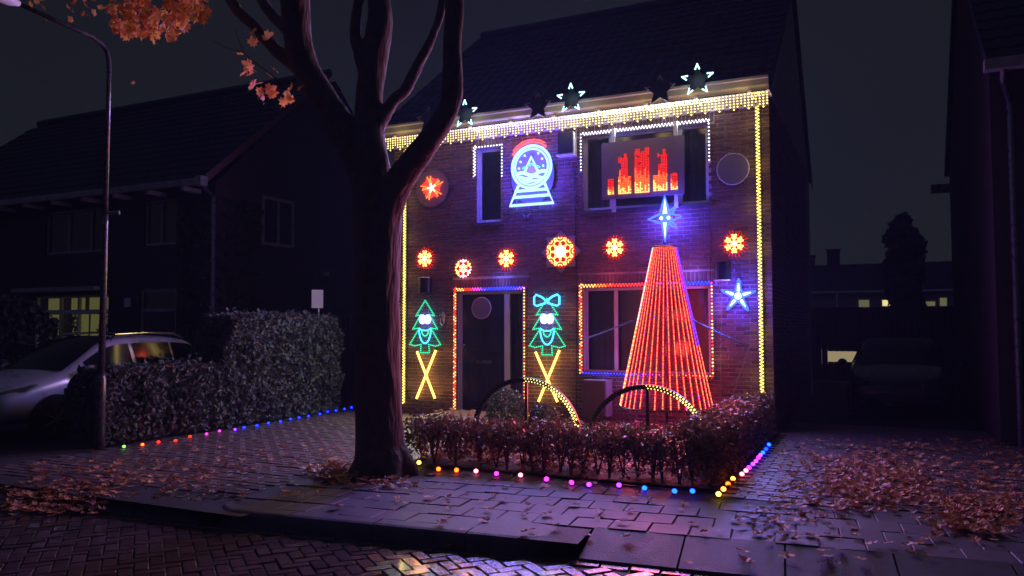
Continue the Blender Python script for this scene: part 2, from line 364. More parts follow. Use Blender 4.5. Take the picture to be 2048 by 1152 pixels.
# left drive and right drive of small bricks
def drive(name, x0, x1, y0, y1, cond):
    g = MB().use('grit'); g.add([(x0, y0, -.010), (x1, y0, -.010), (x1, y1, -.010), (x0, y1, -.010)], [(0, 1, 2, 3)]); d = struct(g, name)
    sp = []; r_ = 0; y = y0 + .05
    while y < y1:
        x = x0 + (r_ % 2) * .105
        while x < x1:
            if cond(x, y): sp.append((Vector((x, y, 0)), 0))
            x += .212
        y += .106; r_ += 1
    pieces(d, 'brick', 'drivebrick', (.203, .098, .05), sp)
drive('left_drive', -8.9, -4.8, 4.9, 11.9, lambda x, y: (Vector((x, y, 0)) - KO).dot(KV) > .54 and ((x - KO.x) * KU.x + (y - KO.y) * KU.y < -2.38 or (y > 7.8 and x < -4.95)) and not (-6.75 < x < -5.4 and y > 10.5))
drive('right_drive', -1.25, 3.2, 6.9, 13.5, lambda x, y: (Vector((x, y, 0)) - KO).dot(KV) > 1.86)
g = MB().use('soil')
for i in range(20):
    for j in range(24):
        pass
nx, ny = 24, 28; vs = []
for j in range(ny + 1):
    for i in range(nx + 1):
        x = -4.9 + 3.55 * i / nx; y = 7.5 + 4.5 * j / ny
        vs.append((x, y, .02 + .05 * noise.noise((x * 1.7, y * 1.7, 0)) * (0 < i < nx) * (0 < j < ny)))
g.add(vs, [(j * (nx + 1) + i, j * (nx + 1) + i + 1, (j + 1) * (nx + 1) + i + 1, (j + 1) * (nx + 1) + i) for j in range(ny) for i in range(nx)])
bed = struct(g, 'garden_bed', smooth=True)

# ================================================================== THE DECORATED HOUSE
HX0, HX1, HY = -8.12, -1.42, 12.0
house = thing('brick_house', 'two storey brick house covered in coloured festive lights', 'house', (-4.77, 12, 0))
OPEN = {'door': (-6.76, -5.46, .08, 2.19), 'small': (-6.38, -5.88, 3.38, 4.70), 'big': (-4.39, -2.33, 3.46, 4.72), 'low': (-4.40, -2.32, .80, 2.20)}
EAVE = 5.12
# mortar face with openings and reveals
xs = sorted({HX0 + .006, HX1 - .006, *[v for o in OPEN.values() for v in o[:2]]}); zs = sorted({-.1, EAVE, *[v for o in OPEN.values() for v in o[2:]]})
g = MB().use('mortar')
for i in range(len(xs) - 1):
    for j in range(len(zs) - 1):
        cx, cz = (xs[i] + xs[i + 1]) / 2, (zs[j] + zs[j + 1]) / 2
        if any(a < cx < b and c < cz < d for a, b, c, d in OPEN.values()): continue
        y = HY + .008; g.add([(xs[i], y, zs[j]), (xs[i + 1], y, zs[j]), (xs[i + 1], y, zs[j + 1]), (xs[i], y, zs[j + 1])], [(0, 1, 2, 3)])
for a, b, c, d in OPEN.values():
    y0, y1 = HY + .008, HY + .16
    g.add([(a, y0, c), (a, y1, c), (a, y1, d), (a, y0, d)], [(0, 1, 2, 3)]); g.add([(b, y0, c), (b, y1, c), (b, y1, d), (b, y0, d)], [(3, 2, 1, 0)])
    g.add([(a, y0, d), (b, y0, d), (b, y1, d), (a, y1, d)], [(3, 2, 1, 0)]); g.add([(a, y0, c), (b, y0, c), (b, y1, c), (a, y1, c)], [(0, 1, 2, 3)])
RIDGE_Y, RIDGE_Z, BACK = 15.8, 8.32, 19.4
for X in (HX0 + .006, HX1 - .008):
    g.add([(X, HY + .008, -.1), (X, BACK - .2, -.1), (X, BACK - .2, 5.0), (X, RIDGE_Y, RIDGE_Z - .1), (X, HY + .008, EAVE)], [(0, 1, 2, 3, 4)])
g.add([(HX0, BACK - .2, -.1), (HX1, BACK - .2, -.1), (HX1, BACK - .2, 5.0), (HX0, BACK - .2, 5.0)], [(3, 2, 1, 0)])
g.add([(HX0 + .02, HY + .6, -.1), (HX1 - .02, HY + .6, -.1), (HX1 - .02, HY + .6, 5.0), (HX0 + .02, HY + .6, 5.0)], [(0, 1, 2, 3)])   # rooms stop here
wall = g.build('wall', house)
# bricks
CH = .0625
def minus(iv, cuts):
    out = [iv]
    for a, b in cuts:
        n2 = []
        for s, e in out:
            if b <= s or a >= e: n2.append((s, e)); continue
            if a > s: n2.append((s, a))
            if b < e: n2.append((b, e))
        out = n2
    return out
SOL = [(-6.86, -5.36, 2.19, 2.40), (-4.50, -2.22, 2.20, 2.41), (-6.46, -5.80, 4.70, 4.91), (-4.49, -2.23, 4.72, 4.93)]
bl = []
nc = int(EAVE / CH)
for r_ in range(0, nc):
    z0 = r_ * CH; z1 = z0 + .0515; zc = (z0 + z1) / 2
    cuts = [(a, b) for a, b, c, d in list(OPEN.values()) + SOL if c - .015 < zc < d + .015]
    x = HX0 - (r_ % 2) * .11
    while x < HX1:
        for s, e in minus((max(x, HX0), min(x + .208, HX1)), cuts):
            if e - s > .03: bl.append((s, e, z0, z1))
        x += .22
for a, b, c, d in SOL:
    x = a
    while x < b - .03: bl.append((x + .005, x + .0565, c + .006, d - .006)); x += .0625
bl.sort(key=lambda b: depth(((b[0] + b[1]) / 2, HY, 1.5)) + (100 if b[3] < .55 else 0) + (50 if b[1] - b[0] < .2 else 0))
vm = []
for k in range(7):
    mb = MB().use('brick', k / 6); mb.cham((-.104, 0, -.02575), (.104, .03, .02575), .004); vm.append(mb.data('brick'))
first = [b for b in bl if abs(b[1] - b[0] - .208) < .002][:300]; fs_ = set(first)
for s, e, z0, z1 in first: place('brick', random.choice(vm), wall, ((s + e) / 2, HY - random.uniform(0, .003), (z0 + z1) / 2), (random.uniform(-.01, .01), random.uniform(-.004, .004), random.uniform(-.008, .008)))
mb = MB()
for b in bl:
    if b in fs_: continue
    j = random.uniform(0, .003); mb.use('brick', random.random()).cham((b[0], HY - j, b[2]), (b[1], HY + .03, b[3]), .004)
for r_ in range(nc):      # the side wall beyond the corner
    z0 = r_ * CH; y = HY + .03 + (r_ % 2) * .11
    while y < HY + 6.5:
        mb.use('brick', random.random()).box((HX1 - .03, y, z0), (HX1 + random.uniform(-.001, .002), y + .208, z0 + .0515)); y += .22
mb.build('brick', wall, kind='stuff')

def window(parent, o, name='window', mull=(), fmat='white', fw_=.055, y=12.07, sill=True, back=None, rails=()):
    a, b, c, d = o; t = MB().use(fmat)
    t.box((a, y, c), (a + fw_, y + .07, d)); t.box((b - fw_, y, c), (b, y + .07, d)); t.box((a + fw_, y, d - fw_), (b - fw_, y + .07, d)); t.box((a + fw_, y, c), (b - fw_, y + .07, c + fw_))
    f = t.build(name, parent)
    edges = [a + fw_] + [v for m in mull for v in (m - .028, m + .028)] + [b - fw_]
    for m in mull: MB().use(fmat).box((m - .028, y + .003, c + fw_), (m + .028, y + .068, d - fw_)).build('mullion', f)
    for i in range(0, len(edges), 2):
        MB().use('pane').add([(edges[i], y + .035, c + fw_), (edges[i + 1], y + .035, c + fw_), (edges[i + 1], y + .035, d - fw_), (edges[i], y + .035, d - fw_)], [(0, 1, 2, 3)]).build('pane', f)
    if sill: MB().use('slab', .4).box((a - .05, 11.95, c - .05), (b + .05, y, c - .001)).build('sill', f)
    return f
def folds(mb, a, b, c, d, y, amp=.012, per=.09):
    n = max(4, int((b - a) / .02)); vs = []
    for i in range(n + 1):
        x = a + (b - a) * i / n; yy = y + amp * math.sin(2 * math.pi * (x - a) / per + .6 * math.sin(x * 9))
        vs += [(x, yy, c), (x, yy, d)]
    mb.add(vs, [(2 * i, 2 * i + 2, 2 * i + 3, 2 * i + 1) for i in range(n)])
f = window(house, OPEN['small'])
mb = MB().use('curtain'); folds(mb, -6.33, -5.93, 3.42, 4.66, 12.3, .004, .3); mb.build('blind', f)
f = window(house, OPEN['big'], mull=(-3.92, -2.78))
mb = MB().use('blind'); folds(mb, -3.88, -2.82, 3.5, 4.68, 12.2, .005, .2); mb.build('blind', f)
mb = MB().use('curtain'); folds(mb, -4.33, -3.96, 3.5, 4.68, 12.3); folds(mb, -2.74, -2.39, 3.5, 4.68, 12.3); mb.build('curtain', f)
f = window(house, OPEN['low'], mull=(-3.86,))
mb = MB().use('blind'); folds(mb, -4.33, -3.95, .86, 2.14, 12.22, .006, .12); mb.build('blind', f)
mb = MB().use('blind'); folds(mb, -3.82, -2.38, .86, 2.14, 12.22, .006, .12); mb.build('blind', f)
# door: leaf, stile, side light
a, b, c, d = OPEN['door']; y = 12.06
t = MB().use('white'); t.box((a, y, c), (a + .06, y + .08, d)); t.box((b - .06, y, c), (b, y + .08, d)); t.box((a + .06, y, d - .06), (b - .06, y + .08, d)); t.box((-5.86, y - .004, c), (-5.77, y + .08, d - .06)); fr = t.build('door_frame', house)
dl = MB().use('darkpaint').box((a + .064, y + .02, c + .01), (-5.866, y + .065, d - .064)).build('door', house)
for (x0, x1, z0, z1) in ((-6.60, -6.32, .25, .95), (-6.22, -5.95, .25, .95), (-6.60, -6.32, 1.12, 1.55), (-6.22, -5.95, 1.12, 1.55), (-6.60, -5.95, 1.66, 2.03)):
    p = MB().use('darkpaint'); e = .025
    p.box((x0, y + .008, z0), (x1, y + .0195, z0 + e)); p.box((x0, y + .008, z1 - e), (x1, y + .0195, z1)); p.box((x0, y + .008, z0 + e), (x0 + e, y + .0195, z1 - e)); p.box((x1 - e, y + .008, z0 + e), (x1, y + .0195, z1 - e)); p.build('panel', dl)
p = onY(928, 692, 12.03); MB().use('galv').ball((p.x, p.y, p.z), .035, 10, 6).build('knob', dl)
p = onY(968, 724, 12.06); MB().use('galv').box((p.x - .15, 12.055, p.z - .03), (p.x + .15, 12.079, p.z + .03)).build('letter_slot', dl)
MB().use('pane').add([(-5.77, y + .04, c), (b - .06, y + .04, c), (b - .06, y + .04, d - .06), (-5.77, y + .04, d - .06)], [(0, 1, 2, 3)]).build('side_pane', fr)
mb = MB().use('curtain'); folds(mb, -5.77, b - .06, c, d - .06, 12.3); mb.build('curtain', fr)
MB().use('slab', .3).box((a - .03, 11.9, .02), (b + .03, 12.06, .078)).build('threshold', house)
# roof of overlapping pantiles
def roof(parent, x0, x1, yb, zb, yt, zt, key='rooftile', tw=.205, th=.33):
    n = int((x1 - x0) / tw); sl = math.hypot(yt - yb, zt - zb); m = int(sl / th); dy, dz = (yt - yb) / sl, (zt - zb) / sl
    sgn = 1 if dy > 0 else -1; nn = Vector((0, -dz * sgn, abs(dy)))
    vs = []; fs = []; cols = n * 4 + 1
    for r_ in range(m):
        for e_ in (0, 1):
            s_ = r_ * th if e_ == 0 else min(sl, (r_ + 1) * th)
            for i in range(cols):
                x = x0 + (x1 - x0) * i / (cols - 1); ph = (i % 4) / 4
                h = .03 * (math.cos(2 * math.pi * ph) * .5 + .5) + (.028 if e_ == 0 else 0)
                vs.append((x, yb + dy * s_ + nn.y * h, zb + dz * s_ + nn.z * h))
        b0 = r_ * 2 * cols
        for i in range(cols - 1): fs.append((b0 + i, b0 + i + 1, b0 + cols + i + 1, b0 + cols + i) if sgn > 0 else (b0 + i + 1, b0 + i, b0 + cols + i, b0 + cols + i + 1))
        if r_:
            for i in range(cols - 1): fs.append((b0 - cols + i, b0 - cols + i + 1, b0 + i + 1, b0 + i))
    return MB().use(key).add(vs, fs).build('roof', parent)
rf = roof(house, HX0 - .12, HX1 + .06, 11.66, 5.16, RIDGE_Y, RIDGE_Z)
roof(house, HX0 - .12, HX1 + .06, BACK, 4.9, RIDGE_Y, RIDGE_Z)
for i in range(17):
    x = HX0 - .12 + i * .405; MB().use('rooftile').tube([(x, RIDGE_Y, RIDGE_Z + .0), (x + .41, RIDGE_Y, RIDGE_Z + .012)], [.12, .105], 10).build('ridge_tile', rf)
for X in (HX0 - .13, HX1 + .045):
    mb = MB().use('rooftile')
    mb.add([(X, 11.66, 5.02), (X, RIDGE_Y, RIDGE_Z - .14), (X, RIDGE_Y, RIDGE_Z + .03), (X, 11.66, 5.19), (X + .025, 11.66, 5.02), (X + .025, RIDGE_Y, RIDGE_Z - .14), (X + .025, RIDGE_Y, RIDGE_Z + .03), (X + .025, 11.66, 5.19)], [(3, 2, 1, 0), (4, 5, 6, 7), (0, 1, 5, 4), (2, 3, 7, 6)])
    mb.add([(X, BACK, 4.78), (X, RIDGE_Y, RIDGE_Z - .14), (X, RIDGE_Y, RIDGE_Z + .03), (X, BACK, 4.95), (X + .025, BACK, 4.78), (X + .025, RIDGE_Y, RIDGE_Z - .14), (X + .025, RIDGE_Y, RIDGE_Z + .03), (X + .025, BACK, 4.95)], [(0, 1, 2, 3), (7, 6, 5, 4), (5, 1, 0, 4), (7, 3, 2, 6)])
    mb.build('verge', rf)
# boxed gutter with lip, soffit and brackets
gx0, gx1 = -8.12, -1.37
prof = [(11.66, 5.03), (11.55, 5.03), (11.53, 5.055), (11.53, 5.135), (11.50, 5.15), (11.50, 5.185), (11.535, 5.185), (11.55, 5.06), (11.66, 5.06)]
mb = MB().use('cream'); n = len(prof)
mb.add([(gx0, y, z) for y, z in prof] + [(gx1, y, z) for y, z in prof], [(i, n + i, n + (i + 1) % n, (i + 1) % n) for i in range(n)] + [tuple(range(n)), tuple(range(2 * n - 1, n - 1, -1))])
gut = mb.build('gutter', house)
MB().use('cream').box((gx0, 11.58, 4.985), (gx1, 12.0, 5.028)).build('soffit', house)
MB().use('cream').box((gx0 + .02, 11.93, 4.86), (gx1 - .05, 11.997, 4.983)).build('fascia', house)
for i in range(9):
    x = gx0 + .3 + i * .77; MB().use('white').box((x, 11.50, 4.955), (x + .05, 11.92, 4.984)).build('bracket', gut)

# ================================================================== LIGHT DECORATIONS
def lerp(a, b, t): return a + (b - a) * t
# icicle curtain: one strip per drop
ic = thing('icicle_lights', 'warm white icicle light curtain hanging from the eaves of the house', 'light curtain', (-4.8, 11.55, 5.0))
LX0, LX1 = onY(772, 272, 11.56).x, onY(1534, 180, 11.56).x
N = 128; ZT = 4.945
MB().use('black').tube([(LX0, 11.56, ZT + .03), (LX1, 11.56, ZT + .03)], .008, 6).build('cable', ic)
LEN = [4, 5, 6, 5]
for i in range(N):
    x = lerp(LX0, LX1, i / (N - 1)); k = LEN[i % 4]
    mb = MB().use('black').box((x - .010, 11.565, ZT - .042 * k + .01), (x + .010, 11.572, ZT + .02))
    mb.use('L_yellow')
    for q in range(k): mb.bulb((x, 11.552, ZT - q * .042), .0145)
    mb.build('drop', ic)
for i in range(9): glow(ic, (lerp(LX0, LX1, (i + .5) / 9), 11.40, 4.86), cY, 1.3)
beam(ic, (-4.8, 11.50, 4.86), cY, 50, 6.6, .2)
def led_run(mb, p0, p1, keyf, step=.052, rows=1, off=.014, r=.0155, ph=0):
    p0, p1 = Vector(p0), Vector(p1); L = (p1 - p0).length; d = (p1 - p0) / L; side = Vector((d.z, 0, -d.x)); n = int(L / step)
    for i in range(n + 1):
        t = i / n
        for q in range(rows):
            k = keyf(t); s = (q - (rows - 1) / 2) * 2 * off
            mb.use(k).bulb(p0 + d * (L * t) + side * s + d * (step * .5 * (q % 2)), r * random.uniform(.85, 1.1))
def strip(mb, p0, p1, w_=.02, key='unlit', y=.014):
    p0, p1 = Vector(p0), Vector(p1); d = (p1 - p0).normalized(); s = Vector((d.z, 0, -d.x)) * w_; b = Vector((0, .012, 0)); o = Vector((0, y, 0))
    mb.use(key).add([p0 - s + o, p0 + s + o, p1 + s + o, p1 - s + o, p0 - s + o + b, p0 + s + o + b, p1 + s + o + b, p1 - s + o + b], [(0, 1, 2, 3), (4, 7, 6, 5), (0, 4, 5, 1), (1, 5, 6, 2), (2, 6, 7, 3), (3, 7, 4, 0)])
def outline(name, label, segs, group=None, r=.0155, step=.052, y=11.95):
    t = thing(name, label, 'light string', segs[0][0], group)
    for p0, p1, kf, rows in segs:
        mb = MB(); strip(mb, p0, p1, .012 + .014 * rows); led_run(mb, p0, p1, kf, step, rows, r=r); mb.build('strip', t)
    return t
def P(x, y, Y=11.95): return onY(x, y, Y)
c_ = lambda k: (lambda t: k)
def vert(x, y0, y1, Y=11.95):
    p = P(x, y0, Y); return p, Vector((p.x, Y, P(x, y1, Y).z))
pl0, pl1 = vert(810, 300, 803); pr0, pr1 = vert(1514, 205, 795)
t = outline('vertical_lights', 'yellow string of lights down the left edge of the house, behind the tree trunk', [(pl0, pl1, c_('L_string'), 2)], 'vertical light strings', r=.0175)
t2_ = outline('vertical_lights', 'long yellow string of lights down the right edge of the house', [(pr0, pr1, c_('L_string'), 2)], 'vertical light strings', r=.0175)
for tt_, q0, q1 in ((t, pl0, pl1), (t2_, pr0, pr1)):
    for i in range(7): glow(tt_, q0.lerp(q1, (i + .5) / 7) + Vector((0, -.13, 0)), cY, .8, .04)
    beam(tt_, q0.lerp(q1, .5) + Vector((0, -.05, 0)), cY, 18, .06, 4.4)
warm = lambda t: 'L_warm' if random.random() < .62 else 'L_red'
def ramp_keys(*ks):
    return lambda t: ks[min(len(ks) - 1, max(0, int(t * len(ks) + random.uniform(-.3, .3))))]
Y_ = 11.96
dx0, dx1, dzt = -6.79, -5.44, 2.215
t = outline('door_lights', 'light string framing the front door, red sides and a blue top', [
    ((dx0, Y_, .1), (dx0, Y_, dzt), warm, 2), ((dx0 + .04, Y_, dzt), (dx1 - .03, Y_, dzt), ramp_keys('L_warm', 'L_red', 'L_magenta', 'L_violet', 'L_blue', 'L_blue', 'L_blue', 'L_blue', 'L_violet'), 2), ((dx1, Y_, .2), (dx1, Y_, dzt), warm, 1)])
for z in (.5, 1.1, 1.7):
    for x in (dx0 - .12, dx1 + .12): glow(t, (x, 11.82, z), cW, .7, .04)
glow(t, (dx0 + .4, 11.82, dzt + .14), cR, .7, .04); glow(t, (dx1 - .4, 11.82, dzt + .14), cB, 5, .04); beam(t, ((dx0 + dx1) / 2, 11.9, 1.2), cW, 14, 1.3, 2)
wx0, wx1, wz0, wz1 = -4.425, -2.30, .80, 2.225
t = outline('window_lights', 'light string framing the ground floor window, blue along the bottom', [
    ((wx0, Y_, wz0), (wx0, Y_, wz1), warm, 2), ((wx0 + .04, Y_, wz1), (wx1 - .04, Y_, wz1), ramp_keys('L_warm', 'L_orange', 'L_red', 'L_red', 'L_red', 'L_magenta', 'L_magenta', 'L_blue', 'L_blue'), 2),
    ((wx1, Y_, wz0), (wx1, Y_, wz1), warm, 1), ((wx0 + .04, Y_, wz0 - .01), (wx1 - .04, Y_, wz0 - .01), ramp_keys('L_blue', 'L_blue', 'L_blue', 'L_blue', 'L_violet', 'L_magenta', 'L_red', 'L_orange', 'L_orange'), 2)])
for z in (1.1, 1.8):
    for x in (wx0 - .16, wx1 + .08): glow(t, (x, 11.82, z), cW, .8, .04)
glow(t, (wx0 + .5, 11.82, wz1 + .14), cR, 1.2, .04); glow(t, (wx1 - .3, 11.82, wz1 + .14), cB, 5, .04); glow(t, (wx0 + .4, 11.82, wz0 - .12), cB, 6, .04); glow(t, (wx0 + .9, 11.82, wz0 - .12), cB, 5, .04); beam(t, ((wx0 + wx1) / 2 - .6, 11.9, 1.5), (.8, .3, .8), 12, .8, 1.2)
sx0, sx1, szt = -6.40, -5.86, 4.72
t = outline('window_lights', 'white light string round the top of the narrow upper window', [
    ((sx0, Y_, onY(955, 352, Y_).z), (sx0, Y_, szt), c_('L_white'), 2), ((sx0 + .04, Y_, szt), (sx1 - .04, Y_, szt), c_('L_white'), 1), ((sx1, Y_, onY(1003, 352, Y_).z), (sx1, Y_, szt), c_('L_white'), 1)])
glow(t, ((sx0 + sx1) / 2, 11.8, szt + .13), (.9, .85, 1), 1.4); beam(t, ((sx0 + sx1) / 2, 11.93, szt), (.9, .85, 1), 7, .5, .1)
bx0, bx1, bzt = -4.405, -2.31, 4.74
t = outline('window_lights', 'white light string round the wide upper window behind the flame panel', [
    ((bx0, Y_, onY(1165, 340, Y_).z), (bx0, Y_, bzt), c_('L_white'), 1), ((bx0 + .04, Y_, bzt), (bx1 - .04, Y_, bzt), c_('L_white'), 2), ((bx1, Y_, onY(1416, 320, Y_).z), (bx1, Y_, bzt), c_('L_white'), 1)])
for i in range(4): glow(t, (lerp(bx0 - .12, bx1 + .1, i / 3), 11.8, bzt + .13), (.9, .85, 1), 1.2)
beam(t, ((bx0 + bx1) / 2, 11.93, bzt), (.75, .85, 1), 42, 2, .1)

# roof-edge stars
def starpoly(c, r1, r2, n=5, rot=0):
    out = []
    for i in range(2 * n):
        a = math.pi / 2 - rot - math.pi * i / n; r_ = r1 if i % 2 == 0 else r2
        out.append((c[0] + r_ * math.cos(a), c[1] + r_ * math.sin(a)))
    return out[::-1]
def gutter_star(px, py, lit, label):
    p = onY(px, py, 11.44); r1, r2 = .25, .105
    t = thing('star_light', label, 'star', p, 'stars along the gutter')
    MB().use('black').fanY((p.x, p.z), starpoly((p.x, p.z), r1, r2), 11.44, 11.455).build('plate', t)
    MB().use('galv').box((p.x - .01, 11.456, p.z - .1), (p.x + .01, 11.498, p.z - .06)).build('hook', t)
    for i in range(5):
        a = math.pi / 2 - 2 * math.pi * i / 5; mb = MB().use('L_ice' if lit else 'unlit')
        tip = Vector((math.cos(a), 0, math.sin(a)))
        for sgn in (-1, 1):
            b = a + sgn * math.pi / 5; base = Vector((math.cos(b), 0, math.sin(b))) * r2
            for q in range(4):
                v = tip * (r1 - .012) * (1 - q / 6.5) + base * (q / 6.5)
                mb.bulb((p.x + v.x, 11.43, p.z + v.z), .016)
        mb.build('tip_lights', t)
    if lit: glow(t, (p.x, 11.30, p.z), (.6, .9, 1), 1.0)
gutter_star(930, 228, True, 'lit star on the gutter just right of the tree limb')
gutter_star(1142, 197, True, 'lit white star on the gutter above the neon sign')
gutter_star(1395, 160, True, 'lit white star nearest the right end of the gutter')
gutter_star(1076, 214, False, 'dark unlit star on the gutter above the narrow upper window')
gutter_star(1320, 181, False, 'dark unlit star on the gutter above the flame panel')
gutter_star(857, 240, False, 'dark unlit star on the gutter beside the tree limb')

# snowflakes
def bar(mb, c, a, r0, r1, w_, y0, y1, off=(0, 0)):
    ca, sa = math.cos(a), math.sin(a); n = (-sa * w_ / 2, ca * w_ / 2)
    pts = [(c[0] + off[0] + ca * r0 - n[0], c[1] + off[1] + sa * r0 - n[1]), (c[0] + off[0] + ca * r1 - n[0], c[1] + off[1] + sa * r1 - n[1]), (c[0] + off[0] + ca * r1 + n[0], c[1] + off[1] + sa * r1 + n[1]), (c[0] + off[0] + ca * r0 + n[0], c[1] + off[1] + sa * r0 + n[1])]
    mb.prismY(pts, y0, y1)
def snowflake(px, py, label, r=.135, ro=.205):
    p = onY(px, py, 11.93); c = (p.x, p.z); t = thing('snowflake_light', label, 'snowflake', p, 'snowflake lights on the brick wall')
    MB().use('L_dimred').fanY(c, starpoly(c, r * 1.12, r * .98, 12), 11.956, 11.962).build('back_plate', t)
    for i in range(6):
        a = math.pi / 2 + i * math.pi / 3; mb = MB().use('L_flake'); bar(mb, c, a, .03, r, .030, 11.93, 11.945)
        for q in (.5, .78):
            o = (math.cos(a) * r * q, math.sin(a) * r * q)
            for s in (-1, 1): bar(mb, c, a + s * .85, 0, r * .36, .026, 11.9305 + q * .001, 11.9445, o)
        mb.build('arm', t)
    mb = MB().use('L_flakecore').fanY(c, starpoly(c, .045, .04, 6), 11.925, 11.947); mb.build('hub', t)
    mb = MB().use('L_redglow')
    for i in range(24):
        a = i * math.pi / 12 + .1; bar(mb, c, a, r * 1.02, ro * random.uniform(.85, 1.05), .010, 11.948, 11.954)
    mb.build('spikes', t)
    glow(t, (p.x, 11.80, p.z), cR, .7, .1); beam(t, (p.x, 11.91, p.z), cW, 4, .25, .25)
snowflake(849, 517, 'round red snowflake light on the wall nearest the tree trunk')
snowflake(1012, 517, 'red snowflake light above the right end of the front door')
snowflake(1229, 495, 'red snowflake light between the big rosette and the cone tree')
snowflake(1468, 487, 'red snowflake light above the right speaker')
# hexagon flake with arcs
p = onY(926, 537, 11.93); c = (p.x, p.z); t = thing('snowflake_light', 'pointed six sided pink and red snowflake light above the front door', 'snowflake', p, 'snowflake lights on the brick wall')
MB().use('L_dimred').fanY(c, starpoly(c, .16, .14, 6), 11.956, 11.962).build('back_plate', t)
for i in range(6):
    a = math.pi / 2 + i * math.pi / 3; mb = MB().use('L_pink' if i in (0, 3, 4) else 'L_flake')
    o = (math.cos(a) * .155, math.sin(a) * .155)
    for s in (-1, 1): bar(mb, c, a + math.pi - s * 2.0, 0, .07, .022, 11.93 + s * .0008, 11.945, (math.cos(a) * .115, math.sin(a) * .115))
    bar(mb, c, a, .115, .165, .018, 11.932, 11.946); mb.build('chevron', t)
    mb = MB().use('L_flakecore'); bar(mb, c, a, .02, .085, .022, 11.933, 11.945)
    for s in (-1, 1): bar(mb, c, a + s * .7, 0, .03, .018, 11.931 + s * .0005, 11.944, (math.cos(a) * .05, math.sin(a) * .05))
    mb.build('spoke', t)
glow(t, (p.x, 11.80, p.z), cR, .7, .1); beam(t, (p.x, 11.91, p.z), cW, 4, .25, .25)
# big rosette on an eight pointed acrylic plate
p = onY(1120, 503, 11.93); c = (p.x, p.z); t = thing('rosette_light', 'big glowing rosette light on an eight pointed star plate', 'light ornament', p)
MB().use('acrylic').fanY(c, starpoly(c, .365, .27, 8), 11.962, 11.972).build('star_plate', t)
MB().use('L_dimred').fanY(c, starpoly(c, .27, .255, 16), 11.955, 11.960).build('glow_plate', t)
mb = MB().use('L_flakecore').fanY(c, starpoly(c, .105, .085, 12), 11.925, 11.95); mb.build('hub', t)
def ringpts(c, r, n=20, y=11.935, a0=0, a1=2 * math.pi): return [(c[0] + r * math.cos(a0 + (a1 - a0) * i / n), y, c[1] + r * math.sin(a0 + (a1 - a0) * i / n)) for i in range(n + 1)]
for i in range(8):
    a = math.pi / 2 + i * math.pi / 4; mb = MB().use('L_flake')
    for s in (-1, 1):
        e = a + s * math.pi / 4; q = a + s * math.pi / 8
        mb.tube([(c[0] + .09 * math.cos(a - s * .25), 11.938, c[1] + .09 * math.sin(a - s * .25)), (c[0] + .165 * math.cos(a), 11.936, c[1] + .165 * math.sin(a)), (c[0] + .21 * math.cos(q), 11.938, c[1] + .21 * math.sin(q))], .0085, 5)
    mb.build('petal', t)
    cc = (c[0] + .215 * math.cos(a + math.pi / 8), c[1] + .215 * math.sin(a + math.pi / 8)); mb = MB().use('L_flake'); mb.tube(ringpts(cc, .026, 10), .008, 5); mb.build('ring', t)
    cc = (c[0] + .25 * math.cos(a), c[1] + .25 * math.sin(a)); mb = MB().use('L_flake'); mb.tube(ringpts(cc, .035, 8, 11.935, a + 1.9, a + 4.4), .009, 5); mb.build('arc', t)
glow(t, (p.x, 11.75, p.z), cR, 1.6, .15); beam(t, (p.x, 11.90, p.z), cW, 12, .4, .4)
# scalloped spinner disc
p = onY(863, 376, 11.93); c = (p.x, p.z); t = thing('spinner_light', 'scalloped pale disc with a bright red starburst beside the tree limb', 'light ornament', p)
sc_poly = [(c[0] + (.325 + .018 * abs(math.sin(10 * a))) * math.cos(a), c[1] + (.325 + .018 * abs(math.sin(10 * a))) * math.sin(a)) for a in [2 * math.pi * i / 80 for i in range(80)]]
MB().use('acrylic').fanY(c, sc_poly, 11.945, 11.955).build('disc', t)
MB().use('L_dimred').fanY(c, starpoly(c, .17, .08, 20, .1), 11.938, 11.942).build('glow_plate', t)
for i in range(5):
    a = math.pi / 2 + .25 + i * 2 * math.pi / 5
    mb = MB().use('L_flakecore'); bar(mb, c, a, .01, .085, .032, 11.925, 11.934); mb.build('ray', t)
    for q in range(7):
        an = a + (q - 3) * .17 + random.uniform(-.03, .03); mb = MB().use('L_orange' if q in (2, 3, 4) else 'L_red'); r1_ = (.24 if q in (2, 4) else .19) * random.uniform(.8, 1.05)
        bar(mb, c, an, .06, r1_, .010, 11.928 + q * .0004, 11.935); mb.bulb((c[0] + r1_ * math.cos(an), 11.93, c[1] + r1_ * math.sin(an)), .011); mb.build('streamer', t)
glow(t, (p.x, 11.75, p.z), cR, 1.6, .15); beam(t, (p.x, 11.90, p.z), cR, 8, .4, .4)
# plain round panels
def round_panel(px, py, r, Y, label):
    p = onY(px, py, Y); t = thing('disc_ornament', label, 'disc', p); c = (p.x, p.z)
    MB().use('acrylic').fanY(c, [(c[0] + r * math.cos(a), c[1] + r * math.sin(a)) for a in [2 * math.pi * i / 48 for i in range(48)]], Y - .01, Y + .002).build('disc', t)
    MB().use('white').tube(ringpts(c, r, 48, Y - .004), .008, 6, cap=False).build('rim', t)
    MB().use('black').box((p.x - .03, Y + .003, p.z - .03), (p.x + .03, Y + .05, p.z + .03)).build('mount', t)
round_panel(1466, 338, .235, 11.93, 'plain unlit round white panel on the wall right of the upper window')
round_panel(963, 616, .185, 12.02, 'plain unlit round white panel hanging on the dark front door')

